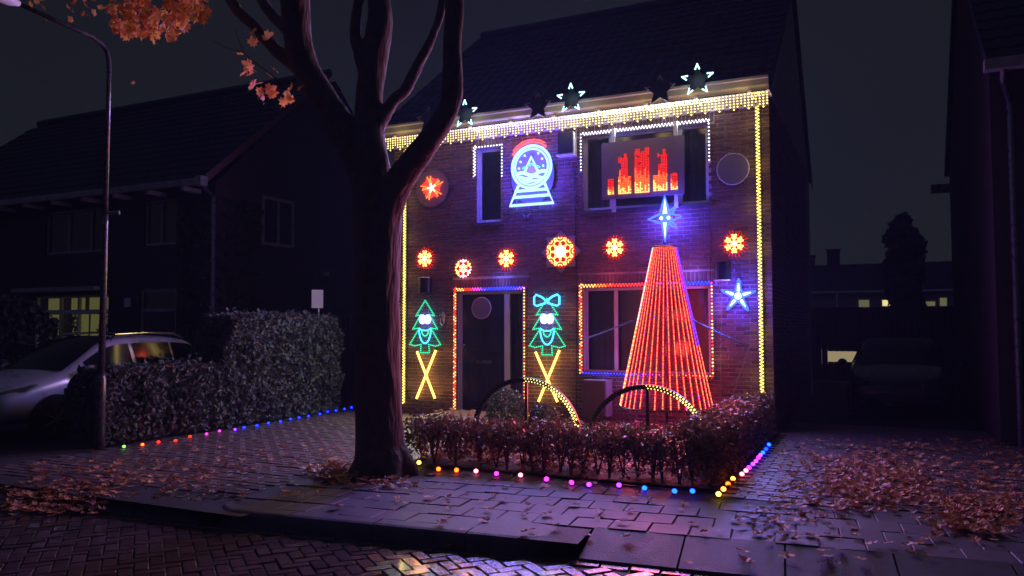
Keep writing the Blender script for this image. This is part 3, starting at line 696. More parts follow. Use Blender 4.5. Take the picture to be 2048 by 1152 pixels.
# flame panel: white board with LED flame columns
Yp = 11.86; tl, br = onY(1203, 287, Yp), onY(1369, 389, Yp)
bx_0, bx_1, bz0, bz1 = tl.x, br.x, onY(1203, 400, Yp).z, onY(1203, 287, Yp).z
t = thing('flame_panel', 'white board with red LED flame columns in front of the upper window', 'light panel', ((bx_0 + bx_1) / 2, Yp, bz0))
MB().use('board').box((bx_0, Yp, bz0), (bx_1, Yp + .025, bz1)).build('board', t)
for px in (1225, 1350): q = onY(px, 280, Yp); MB().use('white').box((q.x - .03, Yp + .027, 3.4), (q.x + .03, Yp + .06, 4.76)).build('post', t)
BARS = [[(1217, 1229, 361, 388)], [(1238, 1264, 356, 387), (1240, 1257, 340, 356), (1244, 1257, 318, 340), (1238, 1245, 315, 325), (1249, 1255, 309, 318)],
        [(1271, 1300, 306, 385), (1272, 1281, 299, 306), (1291, 1300, 297, 306)], [(1308, 1336, 352, 381), (1318, 1336, 330, 352), (1323, 1336, 309, 330), (1316, 1323, 309, 314), (1327, 1333, 299, 309)], [(1343, 1357, 350, 378), (1347, 1354, 346, 350)]]
for rects in BARS:
    mb = MB(); base_y = rects[0][3]; top_y = min(r_[2] for r_ in rects); ctr = (rects[0][0] + rects[0][1]) / 2; hw = (rects[0][1] - rects[0][0]) / 2
    for (x0, x1, y0, y1) in rects:
        q0, q1 = onY(x0, y1, Yp - .012), onY(x1, y0, Yp - .012); zb = q0.z
        nxx = max(1, round((q1.x - q0.x) / .0255)); nzz = max(1, round((onY(x0, y0, Yp - .012).z - zb) / .0255))
        for i in range(nxx):
            for j in range(nzz + 1):
                yy = y1 - (y1 - y0) * j / nzz; hgt = (base_y - yy) / max(20, base_y - top_y)
                xx = x0 + (x1 - x0) * i / nxx; edge = abs(xx - ctr) / hw
                heat = .9 - hgt * 2.6 + (edge > .75) * .22 + random.uniform(-.2, .2) + (.3 if i % 3 == 0 else 0)
                if random.random() < (hgt - .4) * .16 and edge < .8: continue
                mb.use('L_flake' if heat > .75 else 'L_fire' if heat > .0 else 'L_fire2')
                mb.bulb((q0.x + (q1.x - q0.x) * i / nxx, Yp - .012, zb + .0255 * j), .0122)
    mb.build('flame_column', t)
glow(t, ((bx_0 + bx_1) / 2, 11.55, (bz0 + bz1) / 2), cR, 2.4, .3); beam(t, ((bx_0 + bx_1) / 2, 11.82, (bz0 + bz1) / 2), (1, .16, .09), 34, 1.0, .6)

# neon ornament: a plain snow globe in white, blue and red tube
p = onY(1063, 350, 11.92); c = (p.x, p.z); t = thing('neon_sign', 'white and blue neon ornament with a red arc between the upper windows', 'neon sign', p)
yN = 11.915; cz = c[1] + .14
def npts(f, n=24): return [f(i / n) for i in range(n + 1)]
MB().use('acrylic').fanY((c[0], c[1]), [(c[0] + .40 * math.cos(a), c[1] - .0 + (.50) * math.sin(a)) for a in [2 * math.pi * i / 40 for i in range(40)]], 11.955, 11.962).build('backing', t)
def neon(pts, key='L_neon', r=.020, name='tube'): MB().use(key).tube(pts, r, 7).build(name, t)
neon(ringpts((c[0], cz), .36, 40, yN), r=.024); neon(ringpts((c[0], cz), .305, 36, yN - .004), r=.018)
neon(npts(lambda s: (c[0] - .28 + .56 * s, yN - .006, cz - .12 + .03 * math.sin(s * 9))), r=.03); neon(npts(lambda s: (c[0] - .25 + .5 * s, yN - .006, cz - .185 + .02 * math.sin(s * 11 + 1))), r=.028); neon(npts(lambda s: (c[0] - .19 + .38 * s, yN - .006, cz - .245)), r=.026)
neon([(c[0] - .12, yN - .006, cz - .08), (c[0], yN - .006, cz + .17), (c[0] + .12, yN - .006, cz - .08)], r=.024); neon([(c[0] - .16, yN - .009, cz - .02), (c[0], yN - .009, cz + .05), (c[0] + .16, yN - .009, cz - .02)], 'L_cyan', r=.016)
for dx, dz in ((-.2, .1), (.2, .12), (-.12, .2), (.13, .22), (.22, 0), (-.23, -.01)): MB().use('L_neon').ball((c[0] + dx, yN - .006, cz + dz), .022, 8, 6).build('snow_dot', t)
neon([(c[0] - .24, yN, cz - .30), (c[0] - .40, yN, c[1] - .50), (c[0] + .40, yN, c[1] - .50), (c[0] + .24, yN, cz - .30)], r=.026)
for q in (.30, .60): neon([(c[0] - .27 - .11 * q, yN - .003, cz - .30 - .34 * q), (c[0] + .27 + .11 * q, yN - .003, cz - .30 - .34 * q)], r=.026)
neon(ringpts((c[0], cz + .02), .405, 18, yN, R(48), R(150)), 'L_neonred', .016); neon(ringpts((c[0], cz + .03), .435, 18, yN, R(55), R(142)), 'L_neonred', .010)
glow(t, (c[0], 11.62, c[1]), (.10, .05, 1), 105, .22); glow(t, (c[0], 11.7, c[1] + .5), cR, .6, .1); beam(t, (c[0], 11.87, c[1]), (.27, .22, 1), 330, .7, .9)

# singing fir trees outlined in green dots
def fir(px, label, bow):
    p = onY(px, 650, 11.93); cx, cz0 = p.x, onY(px, 652, 11.93).z; s = .0092
    t = thing('fir_tree_light', label, 'light figure', (cx, 11.93, cz0 - .5), 'smiling fir tree lights')
    half = [(0, 50), (21, 20), (10, 22), (28, -6), (13, -4), (35, -36), (24, -39), (9, -36), (10, -52)]
    pts = [(cx + x * s, cz0 + z * s) for x, z in half] + [(cx - x * s, cz0 + z * s) for x, z in half[::-1][:-1]] + [(cx, cz0 + 50 * s)]
    mb = MB().use('L_mint'); mr = MB().use('L_green')
    for a, b in zip(pts[:-1], pts[1:]):
        L = math.dist(a, b); n = max(1, int(L / .034))
        mr.tube([(a[0], 11.945, a[1]), (b[0], 11.945, b[1])], .012, 5)
        for i in range(n): mb.bulb((lerp(a[0], b[0], i / n), 11.925, lerp(a[1], b[1], i / n)), .013)
    mr.build('outline_tube', t); mb.build('outline_dots', t)
    for sgn in (-1, 1): MB().use('L_eye').fanY((cx + sgn * .055, cz0 + .12), [(cx + sgn * .055 + .066 * math.cos(a), cz0 + .12 + .085 * math.sin(a)) for a in [2 * math.pi * i / 18 for i in range(18)]], 11.92 + sgn * .001, 11.94).build('eye', t)
    m1 = [(cx + .125 * math.sin(a), 11.93, cz0 - .04 - .27 * math.cos(a) * (1 if math.cos(a) > 0 else .05)) for a in [(-math.pi / 2 + math.pi * i / 20) for i in range(21)]]
    MB().use('L_cyan').tube(m1 + [(cx + .06, 11.93, cz0 - .08), (cx - .06, 11.93, cz0 - .08), m1[0]], .014, 6).build('mouth', t)
    MB().use('L_mint').tube([(cx + .07 * math.sin(a), 11.932, cz0 - .08 - .10 * math.cos(a)) for a in [(-1.4 + 2.8 * i / 10) for i in range(11)]], .011, 5).build('tongue', t)
    if bow:
        for sgn in (-1, 1):
            MB().use('L_cyan').tube([(cx + sgn * x * .0095, 11.92, cz0 + .41 + z * .0095) for x, z in ((2, 2), (10, 8), (20, 12), (24, 8), (24, -5), (19, -8), (10, -5), (2, -3))], .017, 6).build('bow_loop', t)
        MB().use('L_cyan').ball((cx, 11.918, cz0 + .41), .03, 8, 6).build('bow_knot', t)
    glow(t, (cx, 11.8, cz0 + .12), (.25, .25, 1), 1.3, .1); glow(t, (cx, 11.78, cz0 - .2), (.05, 1, .4), .7, .15); beam(t, (cx, 11.9, cz0), (.12, .9, .7), 16, .4, .8)
fir(850, 'smiling green fir tree light without a bow, left of the door', False)
fir(1094, 'smiling green fir tree light with a blue bow, right of the door', True)
def stick(a, b, Y, label):
    p0, p1 = onY(*a, Y), onY(*b, Y); t = thing('light_stick', label, 'light stick', p1, 'crossed yellow light sticks')
    MB().use('L_stick').tube([p0, p1], .021, 8).build('tube', t)
    d = (p1 - p0).normalized()
    for q, s in ((p0, -1), (p1, 1)): MB().use('black').tube([q + d * s * .001, q + d * s * .03], .024, 8).build('end_cap', t)
    MB().use('cable').tube([p1 + d * .03, p1 + d * .15 + Vector((.02, .03, -.02)), Vector((p1.x + .05, 11.95, .05))], .004, 4).build('lead', t)
    glow(t, p0.lerp(p1, .25) + Vector((0, -.12, 0)), cY, .6, .05); glow(t, p0.lerp(p1, .75) + Vector((0, -.12, 0)), cY, .6, .05); beam(t, p0.lerp(p1, .5) + Vector((0, -.04, 0)), cY, 5, .1, .8)
stick((834, 703), (870, 797), 11.90, 'yellow light stick left of the door, leaning from upper left to lower right')
stick((872, 700), (833, 797), 11.95, 'yellow light stick left of the door, leaning from upper right to lower left')
stick((1071, 704), (1115, 804), 11.90, 'yellow light stick right of the door, leaning from upper left to lower right')
stick((1119, 700), (1077, 803), 11.95, 'yellow light stick right of the door, leaning from upper right to lower left')

# five-armed blue star on the wall
p = onY(1476, 592, 11.92); t = thing('wall_star', 'bright blue five armed star on the wall under the right speaker', 'star', p)
MB().use('black').fanY((p.x, p.z), starpoly((p.x, p.z), .27, .07, 5, .05), 11.94, 11.95).build('plate', t)
for i in range(5):
    a = math.pi / 2 - .05 + i * 2 * math.pi / 5; mb = MB().use('L_starblue')
    for q in range(9):
        r_ = .03 + q * .028; wd = .05 * (1 - q / 9.5)
        for s in ((-1, 1) if q < 8 else (0,)): mb.bulb((p.x + r_ * math.cos(a) - s * wd * math.sin(a), 11.925, p.z + r_ * math.sin(a) + s * wd * math.cos(a)), .019)
    mb.use('L_starfill'); bar(mb, (p.x, p.z), a, .05, .20, .045, 11.926 + i * .0012, 11.936); mb.build('arm', t)
MB().use('L_starfill').ball((p.x, 11.925, p.z), .055, 10, 7).build('hub', t)
glow(t, (p.x, 11.72, p.z), (.08, .05, 1), 48, .14); beam(t, (p.x, 11.9, p.z), (.2, .19, 1), 95, .4, .4)

# ------------------------------------------------------------------ cone tree of light strands
TY = 11.62; bl_, br_ = onY(1247, 812, TY), onY(1424, 815, TY); tcx = (bl_.x + br_.x) / 2; RB = (br_.x - bl_.x) / 2 + .015; TZ0 = .37
tt = onY(1334, 495, TY); TZ1 = tt.z; RT = (onY(1357, 495, TY).x - onY(1311, 495, TY).x) / 2
t = thing('cone_tree', 'tall red cone tree of light strands in front of the lower window', 'light tree', (tcx, TY, 0))
NS = 19
for i in range(NS):
    a = math.pi * (i + .5) / NS + math.pi; j = random.uniform(-.012, .012)
    p0 = Vector((tcx + RT * math.cos(a), TY + RT * math.sin(a), TZ1)); p1 = Vector((tcx + (RB + j) * math.cos(a), TY + (RB + j) * math.sin(a), TZ0 + random.uniform(-.012, .012)))
    tan = Vector((-math.sin(a), math.cos(a), 0)); mb = MB().use('L_bloomribbon'); wd = .013  # ribbon glows red to imitate bloom around the bulbs
    n_ = Vector((math.cos(a), math.sin(a), 0)) * .006
    mb.add([p0 - tan * wd, p0 + tan * wd, p1 + tan * wd * 1.5, p1 - tan * wd * 1.5, p0 - tan * wd - n_, p0 + tan * wd - n_, p1 + tan * wd * 1.5 - n_, p1 - tan * wd * 1.5 - n_], [(0, 1, 2, 3), (7, 6, 5, 4), (0, 4, 5, 1), (1, 5, 6, 2), (2, 6, 7, 3), (3, 7, 4, 0)])
    nb = 112
    for q in range(nb):
        s = (q + .5) / nb; v = p0.lerp(p1, s) + n_ * 1.5
        if i >= NS - 2 and s < .62: k = 'L_blue' if (i + q) % 3 else 'L_violet'
        elif i == NS - 3 and s < .3: k = 'L_magenta'
        elif i <= 3 and s < .5: k = 'L_pink' if (q + i) % 3 else 'L_warm'
        elif i <= 3: k = 'L_tree' if q % 3 else 'L_warm'
        else: k = 'L_tree' if (i * 7 + q) % 5 else 'L_treedeep'
        if random.random() < .03: k = 'L_magenta'
        mb.use(k).bulb(v, .0068 + .0026 * s)
    mb.build('strand', t)
vs = []
for i in range(25):
    a = math.pi + math.pi * i / 24
    for q in range(9): vs.append((tcx + lerp(RT, RB, q / 8) * .96 * math.cos(a), TY + lerp(RT, RB, q / 8) * .96 * math.sin(a), lerp(TZ1, TZ0, q / 8)))
MB().use('bloom_veil').add(vs, [(i * 9 + q, i * 9 + q + 1, (i + 1) * 9 + q + 1, (i + 1) * 9 + q) for i in range(24) for q in range(8)]).build('bloom_sheet', t, smooth=True)  # added red sheet in place of bloom between the strands
for z, wt_ in ((.65, 9), (1.2, 9), (1.75, 7), (2.3, 5)): glow(t, (tcx, TY - .1, z), (1, .06, .05), wt_, .08)
beam(t, (tcx, 10.86, 1.3), (1, .09, .10), 190, 1.0, 1.8, .2)
MB().use('blackmetal').tube([(tcx, TY, 0), (tcx, TY, TZ1 + .08)], .022, 8).build('pole', t)
MB().use('blackmetal').tube([(tcx + RT * math.cos(math.pi + math.pi * i / 16), TY + RT * math.sin(math.pi + math.pi * i / 16), TZ1 + .012) for i in range(17)], .012, 6).build('top_ring', t)
MB().use('blackmetal').tube([(tcx + RB * math.cos(math.pi + math.pi * i / 24), TY + RB * math.sin(math.pi + math.pi * i / 24), TZ0 - .02) for i in range(25)], .012, 6).build('base_ring', t)
for i in range(5):
    a = math.pi + math.pi * (i + .3) / 4.6; MB().use('galv').tube([(tcx + RB * math.cos(a), TY + RB * math.sin(a), TZ0 - .02), (tcx + RB * 1.03 * math.cos(a), TY + RB * 1.03 * math.sin(a), 0)], .01, 6).build('leg', t)
# star of tubes on the tip
p = onY(1330, 436, TY); t = thing('treetop_star', 'blue eight pointed star standing on top of the red cone tree', 'star', (p.x, TY, TZ1))
hL = onY(1330, 392, TY).z - p.z; hB = p.z - onY(1330, 484, TY).z; wv = (onY(1363, 436, TY).x - onY(1297, 436, TY).x) / 2; k7 = .068
def startube(pts, key='L_starblue', r=.021, name='tube'): MB().use(key).tube([(p.x + x, TY - .01, p.z + z) for x, z in pts], r, 6).build(name, t)
startube([(-k7, k7 + .02), (0, hL), (k7, k7 + .02)]); startube([(-k7 - .02, -k7), (-wv, -.01), (-k7, k7)]); startube([(k7, k7), (wv, .01), (k7, -k7)]); startube([(-k7 + .02, -k7), (0, -hB), (k7 - .02, -k7)])
startube([(k7 - .01, k7 + .02), (.185, .185), (k7 + .04, k7 - .01)]); startube([(k7 + .04, -k7 + .01), (.185, -.165), (k7 - .01, -k7 - .03)])
for sgn, h in ((1, hL), (-1, -hB)):
    mb = MB().use('L_starfill').prismY([(p.x - .038, p.z + sgn * k7), (p.x + .038, p.z + sgn * k7), (p.x, p.z + h * .9)][::sgn], TY - .006, TY + .006); mb.build('fill', t)
for sgn in (-1, 1): MB().use('L_starfill').ball((p.x + sgn * .055, TY - .012, p.z), .03, 8, 6).build('node', t)
MB().use('L_starblue').fanY((p.x, p.z), starpoly((p.x, p.z), .12, .075, 8), TY + .008, TY + .016).build('plate', t)
MB().use('blackmetal').tube([(p.x, TY + .03, p.z), (p.x, TY + .03, TZ1 + .02)], .01, 6).build('rod', t)
glow(t, (p.x, TY + .1, p.z), (.08, .05, 1), 50, .14); beam(t, (p.x, TY - .05, p.z), (.2, .19, 1), 105, .4, .6)
# guy straps
def strap(a, Ya, b, Yb, label):
    p0, p1 = onY(*a, Ya), onY(*b, Yb); o = MB().use('bluestrap').tube([p0, p0.lerp(p1, .5) - Vector((0, 0, .012)), p1], .011, 6).build('guy_strap', loc=p0); tag(o, label, 'strap', 'blue guy straps of the cone tree')
strap((1157, 682), 11.95, (1268, 640), 11.45, 'blue strap from the cone tree to the wall left of the window')
strap((1386, 640), 11.45, (1487, 688), 11.95, 'blue strap from the cone tree to the wall right of the window')

# arches of pixel lights in the garden
def arch(xa, xb, ztop, label):
    AY = 9.0; cx = (xa + xb) / 2; r_ = (xb - xa) / 2; cz = ztop - r_
    t = thing('arch_light', label, 'light arch', (cx, AY, 0), 'light arches behind the front hedge')
    mb = MB().use('black'); vs = []; N2 = 40
    a0, a1 = -.18, math.pi + .18
    for i in range(N2 + 1):
        a = a0 + (a1 - a0) * i / N2
        for rr, yy in ((r_ - .03, AY - .02), (r_ + .03, AY - .02), (r_ + .03, AY + .02), (r_ - .03, AY + .02)): vs.append((cx + rr * math.cos(a), yy, cz + rr * math.sin(a)))
    mb.add(vs, [(4 * i + k, 4 * i + (k + 1) % 4, 4 * i + 4 + (k + 1) % 4, 4 * i + 4 + k) for i in range(N2) for k in range(4)]); mb.build('band', t)
    on = MB().use('L_yellow'); off = MB().use('unlit'); nn = 58
    for i in range(nn):
        a = lerp(-.05, math.pi + .1, i / nn)
        for q, dr in enumerate((-.016, .016)):
            aa = a + q * .025; v = (cx + (r_ + dr) * math.cos(aa), AY - .03, cz + (r_ + dr) * math.sin(aa))
            if a < 1.05: on.bulb(v, .0145)
            elif a < 1.55: on.bulb(v, .009)
            else: off.bulb(v, .010)
    on.build('lit_bulbs', t); off.build('unlit_bulbs', t)
    for a in (.2, .55, .9): glow(t, (cx + r_ * math.cos(a), AY - .12, cz + r_ * math.sin(a)), cY, .45, .04)
    MB().use('blackmetal').box((cx - .018, AY + .021, 0), (cx + .018, AY + .045, ztop - .02)).build('post', t)
arch(-4.815, -3.345, .885, 'dark light arch with a lit right half in front of the front door')
arch(-3.235, -1.775, .845, 'dark light arch with a lit right half in front of the cone tree')

# ball lights along the hedges
ORD = 'first second third fourth fifth sixth seventh eighth ninth tenth eleventh twelfth thirteenth fourteenth fifteenth sixteenth seventeenth eighteenth nineteenth twentieth'.split()
NAMEC = {'B_green': 'green', 'B_warm': 'warm yellow', 'B_orange': 'orange', 'B_red': 'red', 'B_magenta': 'magenta', 'B_violet': 'violet', 'B_blue': 'blue', 'B_bluecool': 'blue', 'B_pink': 'pinkish white', 'B_yellow': 'yellow'}
def balls(px, keys, fmt, group, r=.024, zoff=.03):
    for i, ((x, y), k) in enumerate(zip(px, keys)):
        p = onZ(x, y, zoff); t = thing('ball_light', fmt % (NAMEC[k], ORD[i]), 'ball light', (p.x, p.y, 0), group)
        MB().use(k).ball((p.x, p.y, p.z), r, 12, 8, .9).build('globe', t, smooth=True)
        MB().use('black').tube([(p.x, p.y, 0), (p.x, p.y, max(.008, p.z - r * .8))], .02, 8).build('socket', t)
    wire = []
    for i, (x, y) in enumerate(px):
        p = onZ(x, y, .006); wire.append(Vector((p.x, p.y, .012)))
        if i + 1 < len(px): q = onZ(*px[i + 1], .006); wire.append((p + q) / 2 + Vector((random.uniform(-.04, .04), random.uniform(-.03, .05), .004)))
    tag(MB().use('black').tube(wire, .0045, 5).build('light_cable', loc=wire[0]), 'black cable linking the ' + group, 'cable')
balls([(248, 893), (285, 889), (317, 884), (351, 881), (380, 873), (413, 868), (439, 862), (470, 859), (488, 855), (514, 851), (537, 846), (561, 843), (581, 838), (598, 835), (617, 832), (640, 828), (655, 823), (672, 821), (689, 818), (703, 815)],
      ['B_green', 'B_orange', 'B_red', 'B_red', 'B_red', 'B_magenta', 'B_magenta', 'B_violet'] + ['B_blue'] * 12, '%s ball light, %s from the street lamp along the left hedge', 'ball lights along the left hedge', r=.019, zoff=.02)
balls([(838, 925), (877, 938), (913, 940), (952, 942), (993, 947), (1041, 950), (1093, 958), (1143, 965), (1178, 969), (1238, 970), (1289, 976), (1349, 982), (1385, 982)],
      ['B_yellow', 'B_orange', 'B_orange', 'B_pink', 'B_magenta', 'B_pink', 'B_magenta', 'B_magenta', 'B_violet', 'B_violet', 'B_bluecool', 'B_bluecool', 'B_bluecool'], '%s ball light, %s from the tree trunk along the front hedge', 'ball lights along the front hedge')
balls([(1437, 988), (1447, 978), (1456, 968), (1466, 957), (1484, 948), (1492, 941), (1498, 935), (1506, 928), (1512, 922), (1517, 915), (1521, 910), (1526, 905), (1532, 898), (1538, 889)],
      ['B_yellow', 'B_warm', 'B_orange', 'B_warm', 'B_pink', 'B_pink', 'B_magenta', 'B_violet', 'B_violet', 'B_magenta', 'B_violet', 'B_bluecool', 'B_blue', 'B_bluecool'], '%s ball light, %s from the pavement corner along the right hedge', 'ball lights along the right hedge')

# small things on the wall
def speaker(px, py, label, trim):
    p = onY(px, py, 11.85); t = thing('speaker', label, 'speaker', (p.x, 12, p.z), 'outdoor speakers on the wall'); h = .135; w_ = .125
    vs = [(p.x + w_ * math.sin(a), 11.98 - .15 * (1 - .5 * (a / 1.2) ** 2)) for a in [-1.2 + 2.4 * i / 8 for i in range(9)]] + [(p.x + w_ * .9, 11.985), (p.x - w_ * .9, 11.985)]
    n = len(vs); mb = MB().use('black'); mb.add([(x, y, p.z - h) for x, y in vs] + [(x, y, p.z + h) for x, y in vs], [(i, (i + 1) % n, n + (i + 1) % n, n + i) for i in range(n)] + [tuple(range(n - 1, -1, -1)), tuple(range(n, 2 * n))]); mb.build('cabinet', t)
    z = p.z + (h if trim > 0 else -h); MB().use('white').tube([(x, y - .003, z) for x, y in vs[:9]], .007, 5).build('trim', t)
    MB().use('blackmetal').box((p.x - .03, 11.986, p.z - .05), (p.x + .03, 11.998, p.z + .05)).build('bracket', t)
speaker(845, 570, 'black speaker on the wall left of the door', 1)
speaker(1443, 542, 'black speaker on the wall right of the cone tree', -1)
p = onY(1131, 286, 11.85); t = thing('vent_box', 'grey box mounted on the wall beside the wide upper window', 'wall box', (p.x, 12, p.z - .2))
MB().use('darkpaint').box((p.x - .13, 11.83, p.z - .175), (p.x + .13, 11.845, p.z + .175)).build('front_panel', t)
MB().use('white').box((p.x - .135, 11.846, p.z - .18), (p.x + .145, 11.995, p.z + .18)).build('casing', t)
MB().use('white').box((p.x - .16, 11.82, p.z - .21), (p.x + .15, 11.995, p.z - .185)).build('base_tray', t)
p = onY(1053, 432, 11.97); t = thing('butterfly_ornament', 'small pale butterfly ornament on the wall under the neon sign', 'ornament', p)
for s in (-1, 1):
    MB().use('acrylic').prismY([(p.x + s * .005, p.z), (p.x + s * .07, p.z + .06), (p.x + s * .085, p.z + .03), (p.x + s * .045, p.z - .005), (p.x + s * .05, p.z - .05), (p.x + s * .01, p.z - .03)][::-s], 11.965, 11.972).build('wing', t)
MB().use('black').tube([(p.x, 11.968, p.z - .04), (p.x, 11.968, p.z + .035)], .006, 6).build('body', t)
p = onY(883, 638, 11.82); t = thing('wall_lantern', 'small black wall lantern between the left fir tree and the door', 'lantern', (p.x, 12, p.z))
mb = MB().use('pane'); mb.tube([(p.x, 11.86, p.z - .08), (p.x, 11.86, p.z + .05)], [.045, .065], 6); mb.build('glass', t)
for i in range(6):
    a = i * math.pi / 3; MB().use('blackmetal').tube([(p.x + .047 * math.cos(a), 11.86 + .047 * math.sin(a), p.z - .08), (p.x + .067 * math.cos(a), 11.86 + .067 * math.sin(a), p.z + .05)], .004, 4).build('bar', t)
MB().use('blackmetal').tube([(p.x, 11.86, p.z + .05), (p.x, 11.86, p.z + .11), (p.x, 11.86, p.z + .14)], [.085, .03, .006], 6).build('cap', t)
MB().use('blackmetal').tube([(p.x, 11.86, p.z - .12), (p.x, 11.86, p.z - .08)], [.01, .05], 6).build('base', t)
MB().use('blackmetal').tube([(p.x, 11.86, p.z - .11), (p.x, 11.93, p.z - .14), (p.x, 11.995, p.z - .05)], .008, 6).build('bracket', t)
MB().use('white').tube([(p.x, 11.86, p.z - .07), (p.x, 11.86, p.z + .02)], .014, 6).build('lamp', t)
# meter cabinet
q0, q1 = onY(1163, 760, 11.62), onY(1211, 822, 11.62); t = thing('meter_cabinet', 'small pale cabinet standing under the ground floor window', 'cabinet', ((q0.x + q1.x) / 2, 11.75, .0))
MB().use('board').box((q0.x, 11.655, .14), (q1.x, 11.97, q0.z)).build('body', t); MB().use('board').box((q0.x + .012, 11.63, .155), (q1.x - .012, 11.654, q0.z - .012)).build('door', t)
MB().use('black').ball((q0.x + .05, 11.625, (q0.z + .15) / 2), .014, 8, 6).build('lock', t); MB().use('galv').box((q0.x + .05, 11.68, 0), (q1.x - .05, 11.95, .138)).build('plinth', t)
# cables
def cable(px, Y, label, r=.005, key='cable'):
    pts = [onY(x, y, Y) if len((x, y)) == 2 else None for x, y in px]; tag(MB().use(key).tube(pts, r, 5).build('cable', loc=pts[-1]), label, 'cable')
cable([(1146, 325), (1150, 380), (1151, 450), (1154, 560), (1153, 640), (1152, 820)], 11.985, 'dark cable running down the wall left of the windows', .007, 'black')
cable([(1444, 562), (1443, 650), (1440, 830)], 11.985, 'thin pale cable hanging from the right speaker', .004)
cable([(1500, 690), (1478, 750), (1462, 800), (1438, 835)], 11.9, 'loose pale cable looping down to the right garden hedge', .006)
cable([(1420, 440), (1421, 560), (1424, 565)], 11.985, 'dark cable on the wall above the window corner', .004, 'black')
# step
t = thing('door_step', 'broad paved step in front of the front door', 'step', (-6.1, 11.2, 0))
MB().use('slab', .2).box((-6.75, 10.5, 0), (-5.4, 11.88, .085)).build('plinth', t)
for i in range(4):
    for j in range(4): MB().use('slab', random.random()).box((-6.76 + i * .342, 10.49 + j * .347, .087), (-6.76 + i * .342 + .333, 10.49 + j * .347 + .338, .12)).build('slab', t)

# ================================================================== FOLIAGE
def leafcloud(mb, key, pts, size, flat=0):
    for p in pts:
        a = Vector((random.gauss(0, 1), random.gauss(0, 1), random.gauss(0, 1) * (1 - flat))).normalized(); b = a.orthogonal().normalized(); b = Matrix.Rotation(random.uniform(0, 6.28), 3, a) @ b; c3 = a.cross(b)
        l = size * random.choice((.45, .7, .9, 1.1, 1.5)) * random.uniform(.85, 1.15); w2 = l * random.uniform(.28, .42); p = Vector(p)
        mb.use(key, random.random()).add([p - b * l * .5, p + c3 * w2, p + b * l * .5 + a * l * .12, p - c3 * w2], [(0, 1, 2, 3)])
def shell(x0, x1, y0, y1, z0, z1, n, t=.09, wob=.06, topround=0):
    out = []
    A = [(y1 - y0) * (z1 - z0), (x1 - x0) * (z1 - z0), (x1 - x0) * (y1 - y0)]
    for i in range(n):
        f = random.choices((0, 1, 2), A)[0]; x, y, z = random.uniform(x0, x1), random.uniform(y0, y1), random.uniform(z0, z1); d = random.expovariate(1 / t)
        if f == 0: x = (x1 - d) if random.random() < .7 else x0 + d
        elif f == 1: y = y0 + d if random.random() < .7 else y1 - d
        else: z = z1 - d
        nn = noise.noise((x * 2.2, y * 2.2, z * 2.2)) * wob + noise.noise((x * 7, y * 7, z * 7)) * wob * .5
        out.append((x + nn, y + nn, z + nn * (.8 if z > z0 + .1 else 0)))
    return out
def conifer_hedge(label, x0, x1, y0, y1, z1, n, grp):
    t = thing('conifer_hedge', label, 'hedge', ((x0 + x1) / 2, (y0 + y1) / 2, 0), grp)
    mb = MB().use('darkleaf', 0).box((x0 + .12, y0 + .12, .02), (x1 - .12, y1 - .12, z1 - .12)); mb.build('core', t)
    mb = MB(); leafcloud(mb, 'hedgeleaf', shell(x0, x1, y0, y1, .03, z1, n, .05, .13) + [(random.uniform(x0, x1), random.uniform(y0, y1), z1 + abs(random.gauss(0, .05))) for i in range(n // 40)], .07); mb.build('foliage', t, kind='stuff')
    for i in range(int((y1 - y0) / .5)): MB().use('twig').tube([((x0 + x1) / 2, y0 + .25 + i * .5, 0), ((x0 + x1) / 2 + .03, y0 + .27 + i * .5, z1 * .7)], [.03, .012], 6).build('stem', t)
conifer_hedge('low clipped conifer hedge beside the silver car', -9.75, -9.12, 6.85, 9.0, .97, 15000, 'clipped hedges of the left neighbour')
conifer_hedge('tall clipped conifer hedge with a small sign above it', -9.80, -9.12, 9.02, 11.75, 1.72, 24000, 'clipped hedges of the left neighbour')
def stem_shrub(t, x, y, h, n=3):
    mb = MB().use('twig')
    for k in range(n):
        dx, dy = random.uniform(-.12, .12), random.uniform(-.1, .1); hh = h * random.uniform(.75, 1.05)
        mb.tube([(x, y, 0), (x + dx * .4, y + dy * .4, hh * .4), (x + dx, y + dy, hh)], [.012, .008, .003], 5)
        for q in range(4):
            z = hh * random.uniform(.3, .9); mb.tube([(x + dx * z / hh, y + dy * z / hh, z), (x + dx * z / hh + random.uniform(-.13, .13), y + dy + random.uniform(-.13, .13), z + random.uniform(.05, .16))], [.005, .002], 4)
    mb.build('stem', t)
# front hedge: leggy shrub hedge; right hedge: denser
t = thing('garden_hedge', 'low leggy hedge with reddish leaves along the front of the garden', 'hedge', (-3.1, 7.75, 0), 'low hedges round the garden')
for i in range(24): stem_shrub(t, -4.85 + i * .145 + random.uniform(-.04, .04), 7.72 + random.uniform(-.12, .12), .52)
pts = []
while len(pts) < 12500:
    x, y, z = random.uniform(-4.98, -1.45), random.uniform(7.5, 8.02), random.triangular(.02, .56, .36)
    if noise.noise((x * 3.1, y * 3, z * 4)) + (z - .13) * 1.5 < random.uniform(-.22, .12): continue
    pts.append((x, y, z + .05 * noise.noise((x * 4, y * 4, 1))))
mb = MB(); leafcloud(mb, 'shrubleaf', pts, .042); mb.build('foliage', t, kind='stuff')
t = thing('garden_hedge', 'dense low hedge along the right side of the garden', 'hedge', (-1.62, 9.8, 0), 'low hedges round the garden')
for i in range(20): stem_shrub(t, -1.64 + random.uniform(-.06, .06), 7.75 + i * .21, .52)
mb = MB(); leafcloud(mb, 'shrubleaf', shell(-1.88, -1.38, 7.55, 11.85, .05, .60, 9500, .07, .05), .042); mb.build('foliage', t, kind='stuff')
MB().use('darkleaf', 0).box((-1.75, 8.0, .1), (-1.52, 11.7, .44)).build('core', t)
